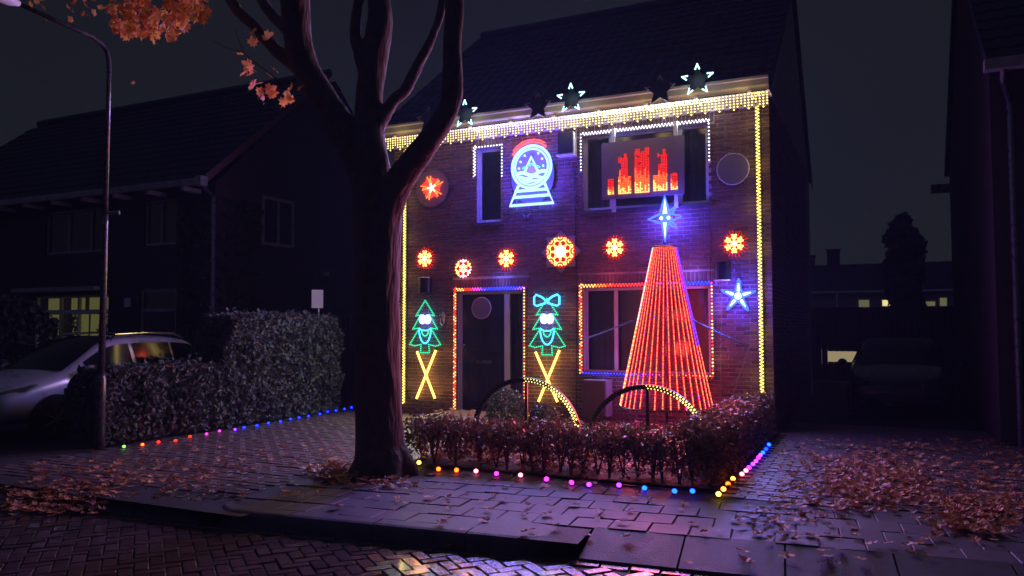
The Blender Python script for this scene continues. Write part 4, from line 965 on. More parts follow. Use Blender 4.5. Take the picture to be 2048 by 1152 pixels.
def bush(label, px, py, Y, r, key, n, grp=None, size=.035, sz=1.0, name='round_bush', cat='bush'):
    p = onY(px, py, Y); c0 = Vector((p.x, Y, max(p.z, r * .7))); t = thing(name, label, cat, (p.x, Y, 0), grp)
    pts = []
    for i in range(n):
        v = Vector((random.gauss(0, 1), random.gauss(0, 1), random.gauss(0, 1))).normalized(); rr = r * (1 - random.expovariate(9)) * (1 + .12 * noise.noise(v * 2.5))
        q = c0 + Vector((v.x * rr, v.y * rr, v.z * rr * sz))
        if q.z > .02: pts.append(q)
    mb = MB(); leafcloud(mb, key, pts, size); mb.build('foliage', t, kind='stuff')
    mb = MB().use('twig')
    for k in range(5): mb.tube([(p.x, Y, 0), (p.x + random.uniform(-.5, .5) * r, Y + random.uniform(-.5, .5) * r, c0.z + r * .4 * sz)], [.014, .004], 5)
    mb.build('stem', t)
bush('larger round box bush seen through the left light arch', 1012, 818, 10.3, .30, 'boxleaf', 3200, 'round bushes in the garden')
bush('smaller round box bush beside the right leg of the door arch', 1088, 838, 10.2, .22, 'boxleaf', 2200, 'round bushes in the garden')

# maple leaves
def maple(size, rnd, key, curl=.2):
    prof = [(0, -.42), (.10, -.28), (.34, -.34), (.26, -.12), (.52, -.02), (.40, .10), (.46, .28), (.22, .24), (.16, .40), (0, .58), (-.16, .40), (-.22, .24), (-.46, .28), (-.40, .10), (-.52, -.02), (-.26, -.12), (-.34, -.34), (-.10, -.28)]
    mb = MB().use(key, rnd); fold = random.uniform(-.3, .6)
    vs = [(x * size, y * size, size * (curl * (x * x + y * y) + fold * abs(x) * .5 + random.uniform(-.05, .05))) for x, y in prof] + [(0, -.05 * size, -.02 * size)]
    n = len(prof); mb.add(vs, [(i, (i + 1) % n, n) for i in range(n)])
    mb.add([(-.008 * size, -.42 * size, 0), (.008 * size, -.42 * size, 0), (.05 * size, -.75 * size, .05 * size)], [(0, 1, 2)])
    return mb
LEAF = [maple(.13, k / 9, 'mapleleaf', random.uniform(.0, .5)).data('leaf') for k in range(10)]
DEAD = [maple(.098, k / 9, 'deadleaf', random.uniform(.1, .7)).data('fallen_leaf') for k in range(10)]

# ------------------------------------------------------------------ street tree
TYY = 6.98
tree = thing('street_tree', 'big bare street tree with a forked trunk in front of the house', 'tree', (-4.85, TYY, 0))
def TP(x, y, dy=0):
    p = onY(x, y, TYY + dy); return p
SC = lambda p: depth(p) / FPX
def limb(mb, pts, n=14, jitter=.0):
    vs = []; rr = []
    P3 = [TP(x, y, d) for x, y, wpx, d in pts]; RR = [wpx / 2 * SC(p) for (x, y, wpx, d), p in zip(pts, P3)]
    # Catmull-Rom
    out = []; rad = []
    for i in range(len(P3) - 1):
        a, b, c3, d3 = P3[max(i - 1, 0)], P3[i], P3[i + 1], P3[min(i + 2, len(P3) - 1)]
        for q in range(6):
            s = q / 6; out.append(.5 * ((2 * b) + (c3 - a) * s + (2 * a - 5 * b + 4 * c3 - d3) * s * s + (3 * b - a - 3 * c3 + d3) * s ** 3)); rad.append(lerp(RR[i], RR[i + 1], s) * (1 + .06 * noise.noise(out[-1] * 3)))
    out.append(P3[-1]); rad.append(RR[-1]); mb.tube(out, rad, n)
tr = MB().use('bark')
limb(tr, [(763, 962, 128, 0), (763, 935, 112, 0), (760, 880, 98, 0), (757, 800, 91, 0), (756, 700, 89, 0), (755, 600, 88, 0), (754, 500, 92, 0), (756, 420, 100, 0), (757, 360, 104, 0)], 20)
limb(tr, [(752, 430, 80, 0), (735, 345, 78, 0), (700, 285, 62, -.05), (655, 210, 56, -.1), (618, 150, 54, -.15), (596, 80, 56, -.2), (590, 0, 60, -.25), (570, -110, 52, -.3), (540, -260, 40, -.35), (500, -420, 26, -.3), (470, -560, 12, -.3)])
limb(tr, [(606, 140, 34, -.15), (566, 112, 28, -.2), (536, 82, 25, -.25), (508, 52, 22, -.3), (470, 14, 21, -.35), (430, -60, 18, -.4), (370, -110, 14, -.6), (300, -120, 10, -.8), (230, -100, 7, -.9)])
limb(tr, [(592, 70, 36, -.2), (556, 42, 22, -.2), (532, 14, 20, -.2), (515, -30, 18, -.2), (495, -150, 12, -.2)])
limb(tr, [(752, 420, 84, 0), (744, 330, 74, .02), (738, 250, 54, .05), (740, 180, 54, .08), (750, 110, 52, .1), (760, 40, 50, .12), (757, -20, 44, .15), (765, -150, 38, .2), (750, -320, 26, .2), (770, -480, 12, .25)])
limb(tr, [(735, 150, 34, .06), (718, 105, 26, .0), (709, 70, 24, -.05), (714, 20, 20, -.05), (722, -40, 18, -.05), (715, -180, 10, 0)])
limb(tr, [(752, 255, 34, .06), (782, 208, 26, .1), (812, 178, 22, .12), (836, 130, 22, .15), (858, 88, 20, .2), (876, 40, 17, .25), (888, -10, 16, .3), (905, -120, 9, .4)])
limb(tr, [(765, 440, 74, 0), (792, 372, 60, -.05), (832, 316, 52, -.1), (872, 262, 46, -.12), (900, 205, 42, -.14), (905, 150, 42, -.16), (904, 90, 40, -.2), (910, 20, 37, -.25), (914, -60, 34, -.3), (935, -220, 26, -.35), (960, -420, 12, -.4)])
for a in range(7):       # root flare
    an = a * 2 * math.pi / 7 + .3; b0 = Vector((-4.83, TYY, .32)); tr.tube([b0, b0 + Vector((math.cos(an) * .2, math.sin(an) * .2, -.2)), b0 + Vector((math.cos(an) * .36, math.sin(an) * .36, -.36))], [.18, .13, .05], 8)
tmp = tr.build('tmp_trunk')
md = tmp.modifiers.new('r', 'REMESH'); md.mode = 'VOXEL'; md.voxel_size = .022; md.use_smooth_shade = True
ms = tmp.modifiers.new('s', 'SMOOTH'); ms.iterations = 5; ms.factor = .5
dg = bpy.context.evaluated_depsgraph_get(); me = bpy.data.meshes.new_from_object(tmp.evaluated_get(dg)); bpy.data.objects.remove(tmp)
me.name = 'trunk'; org = origin(tree)
cos = [v.co.copy() for v in me.vertices]; nrm = [v.normal.copy() for v in me.vertices]; flat = []
for q, nv in zip(cos, nrm):
    d = .007 * noise.noise(Vector((q.x * 42, q.y * 42, q.z * 5))) + .014 * noise.noise(Vector((q.x * 9, q.y * 9, q.z * 2.2))) + .005 * noise.noise(Vector((q.x * 24, q.y * 24, q.z * 6)))
    flat += list(q + nv * d - org)
me.vertices.foreach_set('co', flat); me.update()
me.materials.clear(); me.materials.append(M['bark'])
trunk = bpy.data.objects.new('trunk', me); COL.objects.link(trunk); trunk.parent = tree
me.polygons.foreach_set('use_smooth', [True] * len(me.polygons))
# twig with a few leaves by the left limb
def twig(pts, Yd, r0=.009): 
    MB().use('twig').tube([TP(x, y, Yd) for x, y in pts], [lerp(r0, .003, i / (len(pts) - 1)) for i in range(len(pts))], 5).build('twig', tree)
twig([(612, 215), (575, 190), (552, 156), (530, 140), (505, 122), (488, 105), (475, 75), (470, 55)], -.25)
twig([(545, 152), (546, 120), (556, 100), (575, 95)], -.3, .005); twig([(488, 105), (460, 98), (425, 82)], -.28, .005); twig([(575, 190), (585, 170), (592, 162)], -.3, .005)
def hang(x, y, Yd, s):
    o = place('leaf', random.choice(LEAF), tree, TP(x, y, Yd), (random.uniform(.3, 2.6), random.uniform(-1, 1), random.uniform(-2, 2) + R(20)), (s, s, s)); return o
for x, y, s in ((505, 62, .8), (506, 84, .9), (536, 75, 1.1), (481, 108, .6), (498, 132, 1.2), (486, 145, 1.1), (500, 150, .9), (540, 150, .7), (550, 140, .8), (505, 172, 1.1), (515, 168, .9), (528, 190, 1.2), (540, 180, 1.1), (520, 185, .9), (545, 190, 1.0), (582, 178, .9), (575, 195, 1.1), (568, 205, .9), (602, 176, .8), (580, 200, .8)): hang(x, y, -.3 + random.uniform(-.12, .05), s * 1.15)
# hanging leafy spray at the top left
SP = -.95
for pts in ([(230, -100), (250, -40), (270, 20), (300, 60)], [(260, -60), (320, -20), (360, 15), (400, 25)], [(230, -100), (170, -20), (150, 20)]): twig(pts, SP, .008)
for i in range(330):
    x, y = (random.uniform(222, 318), random.uniform(-25, 72)) if i % 3 == 0 else (random.uniform(250, 372), random.uniform(-25, 80)) if i % 3 == 1 else (random.uniform(330, 415), random.uniform(-25, 40))
    if 300 < x < 345 and y < 28 and random.random() < .7: continue
    if y > 84 - abs(x - 330) * .12: continue
    hang(x, y, SP + random.uniform(-.3, .3), random.uniform(.7, 1.15))
for i in range(26): hang(random.uniform(60, 215), random.uniform(-25, 55) * (.4 + .6 * random.random()), SP + .9 + random.uniform(-.2, .2), random.uniform(.6, .9))
o = place('leaf', LEAF[3], None, onY(266, 166, 6.3), (1.2, .2, .3), (.45, .45, .45)); tag(o, 'single pale leaf falling through the air right of the lamp post', 'leaf')

# fallen leaves
def scatter(fn, n, zf=0):
    out = []
    while len(out) < n:
        p = fn()
        if p is not None: out.append(p)
    return out
def inpx(x0, x1, y0, y1, soft=True):
    def f():
        x = random.triangular(x0, x1) if soft else random.uniform(x0, x1); y = random.triangular(y0, y1) if soft else random.uniform(y0, y1)
        return onZ(x, y, .012)
    return f
def leafthings(spots, label, group):
    for p in spots:
        s = random.uniform(.55, 1.2); o = place('fallen_leaf', random.choice(DEAD), None, Vector(p) + Vector((0, 0, random.uniform(.006, .02))), (random.uniform(-.22, .22), random.uniform(-.22, .22), random.uniform(0, 6.28)), (s * random.uniform(.75, 1.1), s, s * random.uniform(.5, 1.2))); tag(o, label, 'leaf', group)
def road_z(p):
    v = (p - KO).dot(KV); u = (p - KO).dot(KU)
    if v < -.03: return ROADZ + .015
    if v < .48 and (u < -2.33 or u > 1.02): return lerp(-.085, 0, (v + .03) / .51) + .012
    return p.z
def fix(L): return [Vector((p.x, p.y, road_z(p))) for p in L]
leafthings(fix(scatter(inpx(860, 1500, 965, 1075, False), 46) + scatter(inpx(640, 900, 970, 1030, False), 14)), 'curled fallen maple leaf on the slab pavement before the front hedge', 'fallen leaves on the slab pavement')
leafthings(fix(scatter(inpx(1430, 1700, 960, 1110), 90) + scatter(inpx(1600, 2000, 1020, 1120, False), 36)), 'curled fallen maple leaf on the paving right of the garden corner', 'fallen leaves on the right paving')
leafthings(fix(scatter(inpx(230, 700, 890, 1000, False), 80) + scatter(inpx(60, 480, 925, 1000), 60)), 'curled fallen maple leaf on the left drive', 'fallen leaves on the left drive')
leafthings(fix(scatter(inpx(880, 1480, 1092, 1150, False), 9)), 'pale fallen maple leaf lying on the herringbone road', 'fallen leaves on the road')
def litter(name, label, spots, size=.10, pile=0):
    mb = MB()
    for p in spots:
        src = maple(size * random.uniform(.45, 1.05), random.random(), 'deadleaf', random.uniform(.1, .9))
        T = Matrix.Translation(Vector(p) + Vector((0, 0, .006 + random.random() * pile * .6))) @ Matrix.Rotation(random.uniform(0, 6.28), 4, 'Z') @ Matrix.Rotation(random.uniform(-.35, .35), 4, 'X') @ Matrix.Rotation(random.uniform(-.3, .3), 4, 'Y')
        mb.use('deadleaf', src.r[0]).add([T @ Vector(v) for v in src.v], src.f)
    o = mb.build(name, kind='stuff'); tag(o, label, 'leaf litter')
litter('leaf_litter', 'thick red brown leaf litter spread over the right drive', fix(scatter(inpx(1620, 1880, 885, 1035), 620) + scatter(inpx(1830, 2070, 980, 1080), 380) + scatter(inpx(1560, 2048, 880, 1010, False), 700)), .10, .05)
litter('leaf_litter', 'drift of fallen leaves along the left kerb', fix(scatter(inpx(-20, 240, 962, 1008), 330) + scatter(inpx(60, 500, 925, 1000, False), 200)), .10, .05)
litter('leaf_litter', 'heap of fallen leaves against the left foot of the tree', scatter(inpx(615, 720, 930, 968), 130), .12, .10)
litter('leaf_litter', 'fallen leaves covering the garden bed behind the hedge', scatter(lambda: Vector((random.uniform(-4.9, -1.6), random.uniform(7.55, 11.85), .05)), 1500) + scatter(lambda: Vector((random.uniform(-6.7, -4.6), random.uniform(10.6, 11.85), .12)), 90), .10, .06)
litter('leaf_litter', 'dry leaves caught on top of the clipped left hedge', scatter(lambda: Vector((random.uniform(-9.6, -9.15), random.uniform(6.95, 9.0), .95)), 110) + scatter(lambda: Vector((random.uniform(-9.6, -9.15), random.uniform(9.1, 11.6), 1.70)), 50), .10, .05)
litter('leaf_litter', 'red leaves caught on top of the right garden hedge', scatter(lambda: Vector((random.uniform(-1.85, -1.42), random.uniform(8.2, 11.8), .58)), 60), .09, .05)
litter('leaf_litter', 'leaf crumbs and moss round the foot of the tree', scatter(inpx(690, 860, 940, 985), 90), .09, .02)

# ================================================================== STREET LAMP
t = thing('street_lamp', 'tall grey street lamp leaning over the left drive', 'street lamp', (-9.0, 6.72, 0))
lx, ly = -9.0, 6.74
MB().use('lampgrey').tube([(lx, ly, 0), (lx, ly, .9), (lx, ly, .96)], [.062, .060, .045], 14).build('base_section', t, smooth=True)
MB().use('lampgrey').tube([(lx, ly, .95), (lx, ly, 2.9), (lx, ly, 3.0)], [.043, .039, .034], 14).build('lower_pole', t, smooth=True)
arm = [(lx, ly, 3.0), (lx, ly, 4.9), (lx, ly - .01, 5.04), (lx, ly - .04, 5.14), (lx, ly - .11, 5.21), (lx, ly - .25, 5.26), (lx, ly - 1.2, 5.33)]
MB().use('lampgrey').tube(arm, [.033, .03, .03, .03, .03, .029, .026], 14).build('upper_pole', t, smooth=True)
MB().use('white').tube([(lx, ly - 1.18, 5.33), (lx, ly - 1.3, 5.34), (lx, ly - 1.6, 5.35), (lx, ly - 1.75, 5.34)], [.03, .075, .08, .03], 12).build('lamp_head', t, smooth=True)
MB().use('galv').tube([(lx, ly, 3.03), (lx + .05, ly + .02, 3.03), (lx + .16, ly + .08, 3.035)], [.03, .02, .028], 8).build('clamp', t)

# ================================================================== CARS
def car(name, label, cx, ynose, paint, ls=1.0, zs=1.0, front=1, rails=True, w_=.84):
    """front=1: nose towards the road (-Y)."""
    t = thing(name, label, 'car', (cx, ynose + 2.0 * ls * front, 0))
    def C(l, x, z): return Vector((cx + x, ynose + l * ls * front, z * zs))
    st = [(0, .30, .50, .60, .50, .64, .66), (.10, .26, .50, .68, .62, .76, .79), (.35, .24, .52, .78, .74, .86, .84), (.75, .24, .55, .86, .76, .97, .845), (1.05, .24, .55, .92, .76, 1.04, .85), (1.35, .24, .55, .97, .69, 1.20, .85), (1.75, .24, .55, 1.0, .64, 1.46, .85), (2.05, .24, .55, 1.0, .63, 1.555, .85), (2.6, .24, .55, 1.01, .63, 1.585, .85), (3.2, .24, .55, 1.03, .63, 1.575, .85), (3.6, .24, .55, 1.05, .61, 1.53, .845), (3.85, .25, .55, 1.04, .58, 1.42, .83), (4.0, .28, .55, .98, .56, 1.12, .80), (4.08, .34, .55, .82, .50, .86, .70)]
    rows = []
    for l, zb, zm, zbelt, wr, zr, w2 in st:
        rows.append([C(l, 0, zb), C(l, w2 * .9, zb), C(l, w2, zm), C(l, w2 * .985, zbelt), C(l, wr, zr - .045), C(l, wr * .8, zr), C(l, 0, zr + .015)])
    mb = MB().use(paint); vs = []; n = 12
    for r_ in rows:
        full = r_ + [Vector((2 * cx - p.x, p.y, p.z)) for p in r_[-2:0:-1]]; vs += full
    fs = []
    for i in range(len(rows) - 1):
        for k in range(n): fs.append((i * n + k, (i + 1) * n + k, (i + 1) * n + (k + 1) % n, i * n + (k + 1) % n) if front > 0 else (i * n + k, i * n + (k + 1) % n, (i + 1) * n + (k + 1) % n, (i + 1) * n + k))
    fs.append(tuple(range(n))); fs.append(tuple((len(rows) - 1) * n + k for k in range(n - 1, -1, -1)))
    body = mb.add(vs, fs).build('body', t, smooth=True)
    md = body.modifiers.new('sub', 'SUBSURF'); md.levels = 2; md.render_levels = 2
    md2 = body.modifiers.new('es', 'EDGE_SPLIT'); md2.split_angle = R(50)
    def side(l, s, k):   # k 0..1 from belt to roof rail
        for i in range(len(st) - 1):
            if st[i][0] <= l <= st[i + 1][0]:
                q = (l - st[i][0]) / (st[i + 1][0] - st[i][0]); g2 = [lerp(a, b, q) for a, b in zip(st[i], st[i + 1])]
                x = lerp(g2[6] * .985, g2[4], k) + .004; z = lerp(g2[3], g2[5] - .045, k); return C(l, s * x, z)
    for s in (-1, 1):
        for l0, l1, e0, e1 in ((1.42, 2.28, .0, .0), (2.36, 3.12, 0, 0), (3.18, 3.66, 0, .1)):
            mb = MB().use('carglass'); N3 = 6; vs = []
            for i in range(N3 + 1):
                l = lerp(l0, l1, i / N3); vs += [side(l, s, .12), side(l, s, .86)]
            mb.add(vs, [(2 * i, 2 * i + 2, 2 * i + 3, 2 * i + 1) if s * front > 0 else (2 * i, 2 * i + 1, 2 * i + 3, 2 * i + 2) for i in range(N3)]); mb.build('side_window', t, smooth=True)
        # wheels
        for l in (.86, 3.34):
            o3 = C(l, s * .80, 0); rr = .31 * zs
            MB().use('black').tube([o3 + Vector((s * .02, 0, rr + .02)), o3 + Vector((s * .053, 0, rr + .02))], rr + .055, 24).build('wheel_arch', t)
            ty = MB().use('tyre').tube([o3 + Vector((-s * .12, 0, rr)), o3 + Vector((s * .058, 0, rr)), o3 + Vector((s * .07, 0, rr))], [rr, rr, rr * .9], 24).build('wheel', t)
            rm = MB().use('rim')
            rm.tube([o3 + Vector((s * .0705, 0, rr)), o3 + Vector((s * .078, 0, rr))], [.05, .045], 12)
            for q in range(7):
                a = q * 2 * math.pi / 7; rm.tube([o3 + Vector((s * .073, .04 * math.cos(a), rr + .04 * math.sin(a))), o3 + Vector((s * .073, .2 * math.cos(a), rr + .2 * math.sin(a)))], .014, 5)
            rm.build('rim', ty)
        if rails:
            rp = [side(1.95, s, 1) + Vector((0, 0, .03)), side(2.05, s, 1) + Vector((0, 0, .085)), side(2.7, s, 1) + Vector((0, 0, .085)), side(3.3, s, 1) + Vector((0, 0, .085)), side(3.5, s, 1) + Vector((0, 0, .03))]
            MB().use('chrome').tube(rp, .016, 8).build('roof_rail', t)
        m0 = side(1.35, s, 0); mb = MB().use(paint); mb.ball((m0.x + s * .13, m0.y, m0.z + .07), .085, 10, 7, .85); mb.tube([m0, (m0.x + s * .1, m0.y, m0.z + .03)], .022, 6); mb.build('mirror', t, smooth=True)
        hl = MB().use('chrome'); pts = []
        q0, q1, q2, q3 = C(.04, s * .50, .60), C(.42, s * .80, .74), C(.60, s * .80, .84), C(.12, s * .56, .72); of = Vector((s * .03, -.03 * front, .03))
        hl.add([q0 + of, q1 + of, q2 + of, q3 + of, q0, q1, q2, q3], [(0, 1, 2, 3), (3, 2, 1, 0), (0, 4, 5, 1), (1, 5, 6, 2), (2, 6, 7, 3), (3, 7, 4, 0)]); hl.build('headlight', t)
    # windscreen and rear screen
    for (i0, i1) in ((4, 7), (10, 12)):
        mb = MB().use('carglass'); vs = []
        for i in range(i0, i1 + 1):
            r_ = rows[i]; o5 = Vector((0, -.014 * front if i0 == 4 else .014 * front, .016)); h = [r_[4] - Vector((.05, 0, -.02)), r_[5] + Vector((0, 0, .004)), r_[6]]
            vs += [q + o5 for q in h] + [Vector((2 * cx - q.x, q.y, q.z)) + o5 for q in h[1::-1]]
        mb.add(vs, [(5 * i + q, 5 * i + q + 1, 5 * i + q + 6, 5 * i + q + 5) for i in range(i1 - i0) for q in range(4)]); mb.build('windscreen' if i0 == 4 else 'rear_window', t, smooth=True)
    MB().use('black').box(sorted_box(C(-.02, -.36, .36), C(.05, .36, .50))[0], sorted_box(C(-.02, -.36, .36), C(.05, .36, .50))[1]).build('grille', t)
    return t
def sorted_box(a, b): return tuple(min(p, q) for p, q in zip(a, b)), tuple(max(p, q) for p, q in zip(a, b))
car('parked_car', 'silver people carrier with roof rails parked behind the low left hedge', -11.2, 6.30, 'silver', .89, .90)
car('parked_car', 'dark car parked in the shadow on the right drive between the houses', .32, 14.6, 'darkcar', 1.0, .84, rails=False, w_=.8)

# ================================================================== LEFT NEIGHBOUR HOUSE
lh = thing('neighbour_house', 'unlit brick house with a tiled roof left of the decorated house', 'house', (-16.5, 12, 0))
LX0h, LX1h = -24.0, -12.62
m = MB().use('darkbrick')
OPN = {'w1': (-18.15, -15.95, 3.30, 4.33), 'w2': (-14.75, -13.75, 3.36, 4.37), 'lit': (-18.5, -15.85, .7, 2.32), 'door': (-14.85, -13.7, .05, 2.42)}
xs = sorted({LX0h, LX1h, *[v for o in OPN.values() for v in o[:2]]}); zs = sorted({-.1, 4.62, *[v for o in OPN.values() for v in o[2:]]})
for i in range(len(xs) - 1):
    for j in range(len(zs) - 1):
        cx, cz = (xs[i] + xs[i + 1]) / 2, (zs[j] + zs[j + 1]) / 2
        if any(a < cx < b and c < cz < d for a, b, c, d in OPN.values()): continue
        m.add([(xs[i], 12, zs[j]), (xs[i + 1], 12, zs[j]), (xs[i + 1], 12, zs[j + 1]), (xs[i], 12, zs[j + 1])], [(0, 1, 2, 3)])
for a, b, c, d in OPN.values():
    for q in ([(a, 12, c), (a, 12.2, c), (a, 12.2, d), (a, 12, d)], [(b, 12, c), (b, 12, d), (b, 12.2, d), (b, 12.2, c)], [(a, 12, d), (a, 12.2, d), (b, 12.2, d), (b, 12, d)], [(a, 12, c), (b, 12, c), (b, 12.2, c), (a, 12.2, c)]): m.add(q, [(0, 1, 2, 3)])
SW = (13.35, 14.40, 3.43, 4.55)
m.add([(LX1h, 12, -.1), (LX1h, 19.2, -.1), (LX1h, 19.2, 4.6), (LX1h, 15.6, 7.85), (LX1h, 12, 4.62)], [(0, 1, 2, 3, 4)])
m.add([(LX0h, 12.5, -.1), (LX1h - .02, 12.5, -.1), (LX1h - .02, 12.5, 4.62), (LX0h, 12.5, 4.62)], [(0, 1, 2, 3)])
m.build('wall', lh)
r0 = roof(lh, LX0h, LX1h + .12, 11.62, 4.62, 15.6, 8.0, tw=.24); roof(lh, LX0h, LX1h + .12, 19.5, 4.6, 15.6, 8.0, tw=.24)
for i in range(27): MB().use('rooftile').tube([(LX0h + i * .425, 15.6, 8.0), (LX0h + i * .425 + .43, 15.6, 8.035)], [.13, .105], 8).build('ridge_tile', r0)
MB().use('brick', .5).add([(LX1h + .13, 11.6, 4.5), (LX1h + .13, 15.6, 7.9), (LX1h + .13, 15.6, 8.06), (LX1h + .13, 11.6, 4.7)], [(0, 1, 2, 3)]).build('verge', r0)
MB().use('oldpaint').box((LX0h, 11.50, 4.50), (LX1h + .1, 11.62, 4.63)).build('gutter', lh)
MB().use('oldpaint').box((LX1h + .0, 11.46, 4.46), (LX1h + .16, 11.64, 4.66)).build('gutter_end', lh)
for i in range(11): MB().use('oldpaint').box((LX0h + .5 + i * 1.04, 11.52, 4.40), (LX0h + .6 + i * 1.04, 11.98, 4.49)).build('rafter_end', lh)
MB().use('galv').tube([(LX1h + .06, 11.6, 4.46), (LX1h + .06, 11.9, 4.3), (LX1h + .06, 11.95, 0)], .04, 8).build('downpipe', lh)
window(lh, OPN['w1'], mull=(-17.35, -16.55), fmat='oldpaint', y=12.05, sill=False); window(lh, OPN['w2'], mull=(-14.25,), fmat='oldpaint', y=12.05, sill=False)
f = window(lh, OPN['lit'], mull=(-17.6, -16.95), y=12.05, sill=False)
MB().use('white').box((-18.45, 12.056, 1.88), (-15.9, 12.114, 1.96)).build('transom', f)
mb = MB().use('W_lit')
for x0, x1 in ((-18.4, -17.95), (-17.55, -17.05), (-16.9, -15.9)): mb.add([(x0, 12.3, 1.98), (x1, 12.3, 1.98), (x1, 12.3, 2.26), (x0, 12.3, 2.26)], [(0, 1, 2, 3)])
for x0, x1 in ((-18.4, -18.0), (-17.55, -17.0), (-16.9, -16.5), (-16.45, -15.9)): folds(mb, x0, x1, .75, 1.87, 12.35, .02, .13)
mb.build('lit_curtain', f)
for i, (x, s) in enumerate(((-17.3, .32), (-16.2, .28), (-18.1, .25))):
    pl = []
    for q in range(260): v = Vector((random.gauss(0, 1), random.gauss(0, .4), random.gauss(0, 1))).normalized() * s * random.random() ** .5; pl.append(Vector((x, 12.22, 1.55)) + v * Vector((1, .3, 1)).length * .7 * (1, 1)[0])
    mb = MB(); leafcloud(mb, 'darkleaf', [(p.x, 12.2, p.z) for p in pl], .07); mb.build('window_plant', f, kind='stuff')
a, b, c, d = OPN['door']
fr = MB().use('oldpaint').box((a, 12.05, c), (a + .08, 12.12, d)).box((b - .08, 12.05, c), (b, 12.12, d)).box((a + .08, 12.05, d - .08), (b - .08, 12.12, d)).box((a + .08, 12.05, 1.9), (b - .08, 12.12, 1.97)).build('door_frame', lh)
MB().use('darkpaint').box((a + .08, 12.07, c), (b - .08, 12.11, 1.9)).build('door', lh); MB().use('pane').add([(a + .08, 12.08, 1.97), (b - .08, 12.08, 1.97), (b - .08, 12.08, d - .08), (a + .08, 12.08, d - .08)], [(0, 1, 2, 3)]).build('pane', fr)
MB().use('oldpaint').box((-18.75, 11.6, 2.40), (-15.8, 12.0, 2.48)).build('window_canopy', lh)
# side window
y0, y1, z0, z1 = SW; X = LX1h
t2 = MB().use('oldpaint'); t2.box((X + .003, y0, z0), (X + .05, y0 + .07, z1)); t2.box((X + .003, y1 - .07, z0), (X + .05, y1, z1)); t2.box((X + .003, y0 + .07, z1 - .07), (X + .05, y1 - .07, z1)); t2.box((X + .003, y0 + .07, z0), (X + .05, y1 - .07, z0 + .07)); t2.box((X + .003, (y0 + y1) / 2 - .03, z0 + .07), (X + .045, (y0 + y1) / 2 + .03, z1 - .07)); f = t2.build('window', lh)
for ya, yb in ((y0 + .07, (y0 + y1) / 2 - .03), ((y0 + y1) / 2 + .03, y1 - .07)): MB().use('carglass').add([(X + .01, ya, z0 + .07), (X + .01, yb, z0 + .07), (X + .01, yb, z1 - .07), (X + .01, ya, z1 - .07)], [(0, 1, 2, 3)]).build('pane', f)
p = onY(255, 605, 11.98); MB().use('white').box((p.x - .1, 11.97, p.z - .1), (p.x + .1, 11.998, p.z + .1)).build('number_plate', lh)
p = onX(655, 546, LX1h + .1); MB().use('white').box((LX1h + .002, p.y - .05, p.z - .06), (LX1h + .12, p.y + .05, p.z + .03)).build('wall_lamp', lh)
t = thing('climbing_plant', 'leafless tangle of climbing plant on the corner of the left house', 'climber', (-12.6, 12.2, 0))
mb = MB()
pts = [(LX1h + abs(random.gauss(.04, .05)), random.uniform(12.0, 13.3), random.uniform(.3, 4.3) ) for i in range(1500)] + [(random.uniform(-13.6, LX1h), 11.96 - abs(random.gauss(0, .05)), random.uniform(1.2, 4.2)) for i in range(900)]
leafcloud(mb, 'darkleaf', pts, .10); mb.build('foliage', t, kind='stuff')
for k in range(5): MB().use('twig').tube([(LX1h + .03, 12.1 + k * .2, 0), (LX1h + .04, 12.2 + k * .22, 2), (LX1h + .03, 12.05 + k * .26, 4.2)], [.025, .018, .006], 5).build('stem', t)
# notice board above the tall hedge
t = thing('notice_board', 'small blank white sign on a post behind the tall left hedge', 'sign', (-9.65, 11.6, 0))
s0, s1 = onY(625, 580, 11.55), onY(646, 616, 11.55); cxs = (s0.x + s1.x) / 2
hw_ = (s1.x - s0.x) * .42; ux, uy = .66, .75; mb = MB().use('white')
mb.add([(cxs + e * ux * hw_ + f_ * uy * .008, 11.54 + e * uy * hw_ - f_ * ux * .008, z) for z in (s1.z, s0.z) for e, f_ in ((-1, 1), (1, 1), (1, -1), (-1, -1))], [(0, 1, 5, 4), (1, 2, 6, 5), (2, 3, 7, 6), (3, 0, 4, 7), (4, 5, 6, 7), (3, 2, 1, 0)]); mb.build('board', t); MB().use('galv').tube([(cxs, 11.575, 0), (cxs, 11.575, s0.z - .02)], .018, 8).build('post', t)
bush('dark shrub at the left edge behind the silver car', 20, 690, 9.5, .85, 'darkleaf', 2600, None, .10, 1.1, 'dark_shrub', 'shrub')
# dark fence between the left house and the decorated house
t = thing('board_fence', 'dark board fence closing the gap left of the decorated house', 'fence', (-10.5, 15, 0))
for i in range(32): MB().use('fencewood').box((-12.6 + i * .14, 15 + random.uniform(0, .01), 0), (-12.6 + i * .14 + .13, 15.03, 1.85)).build('board', t)

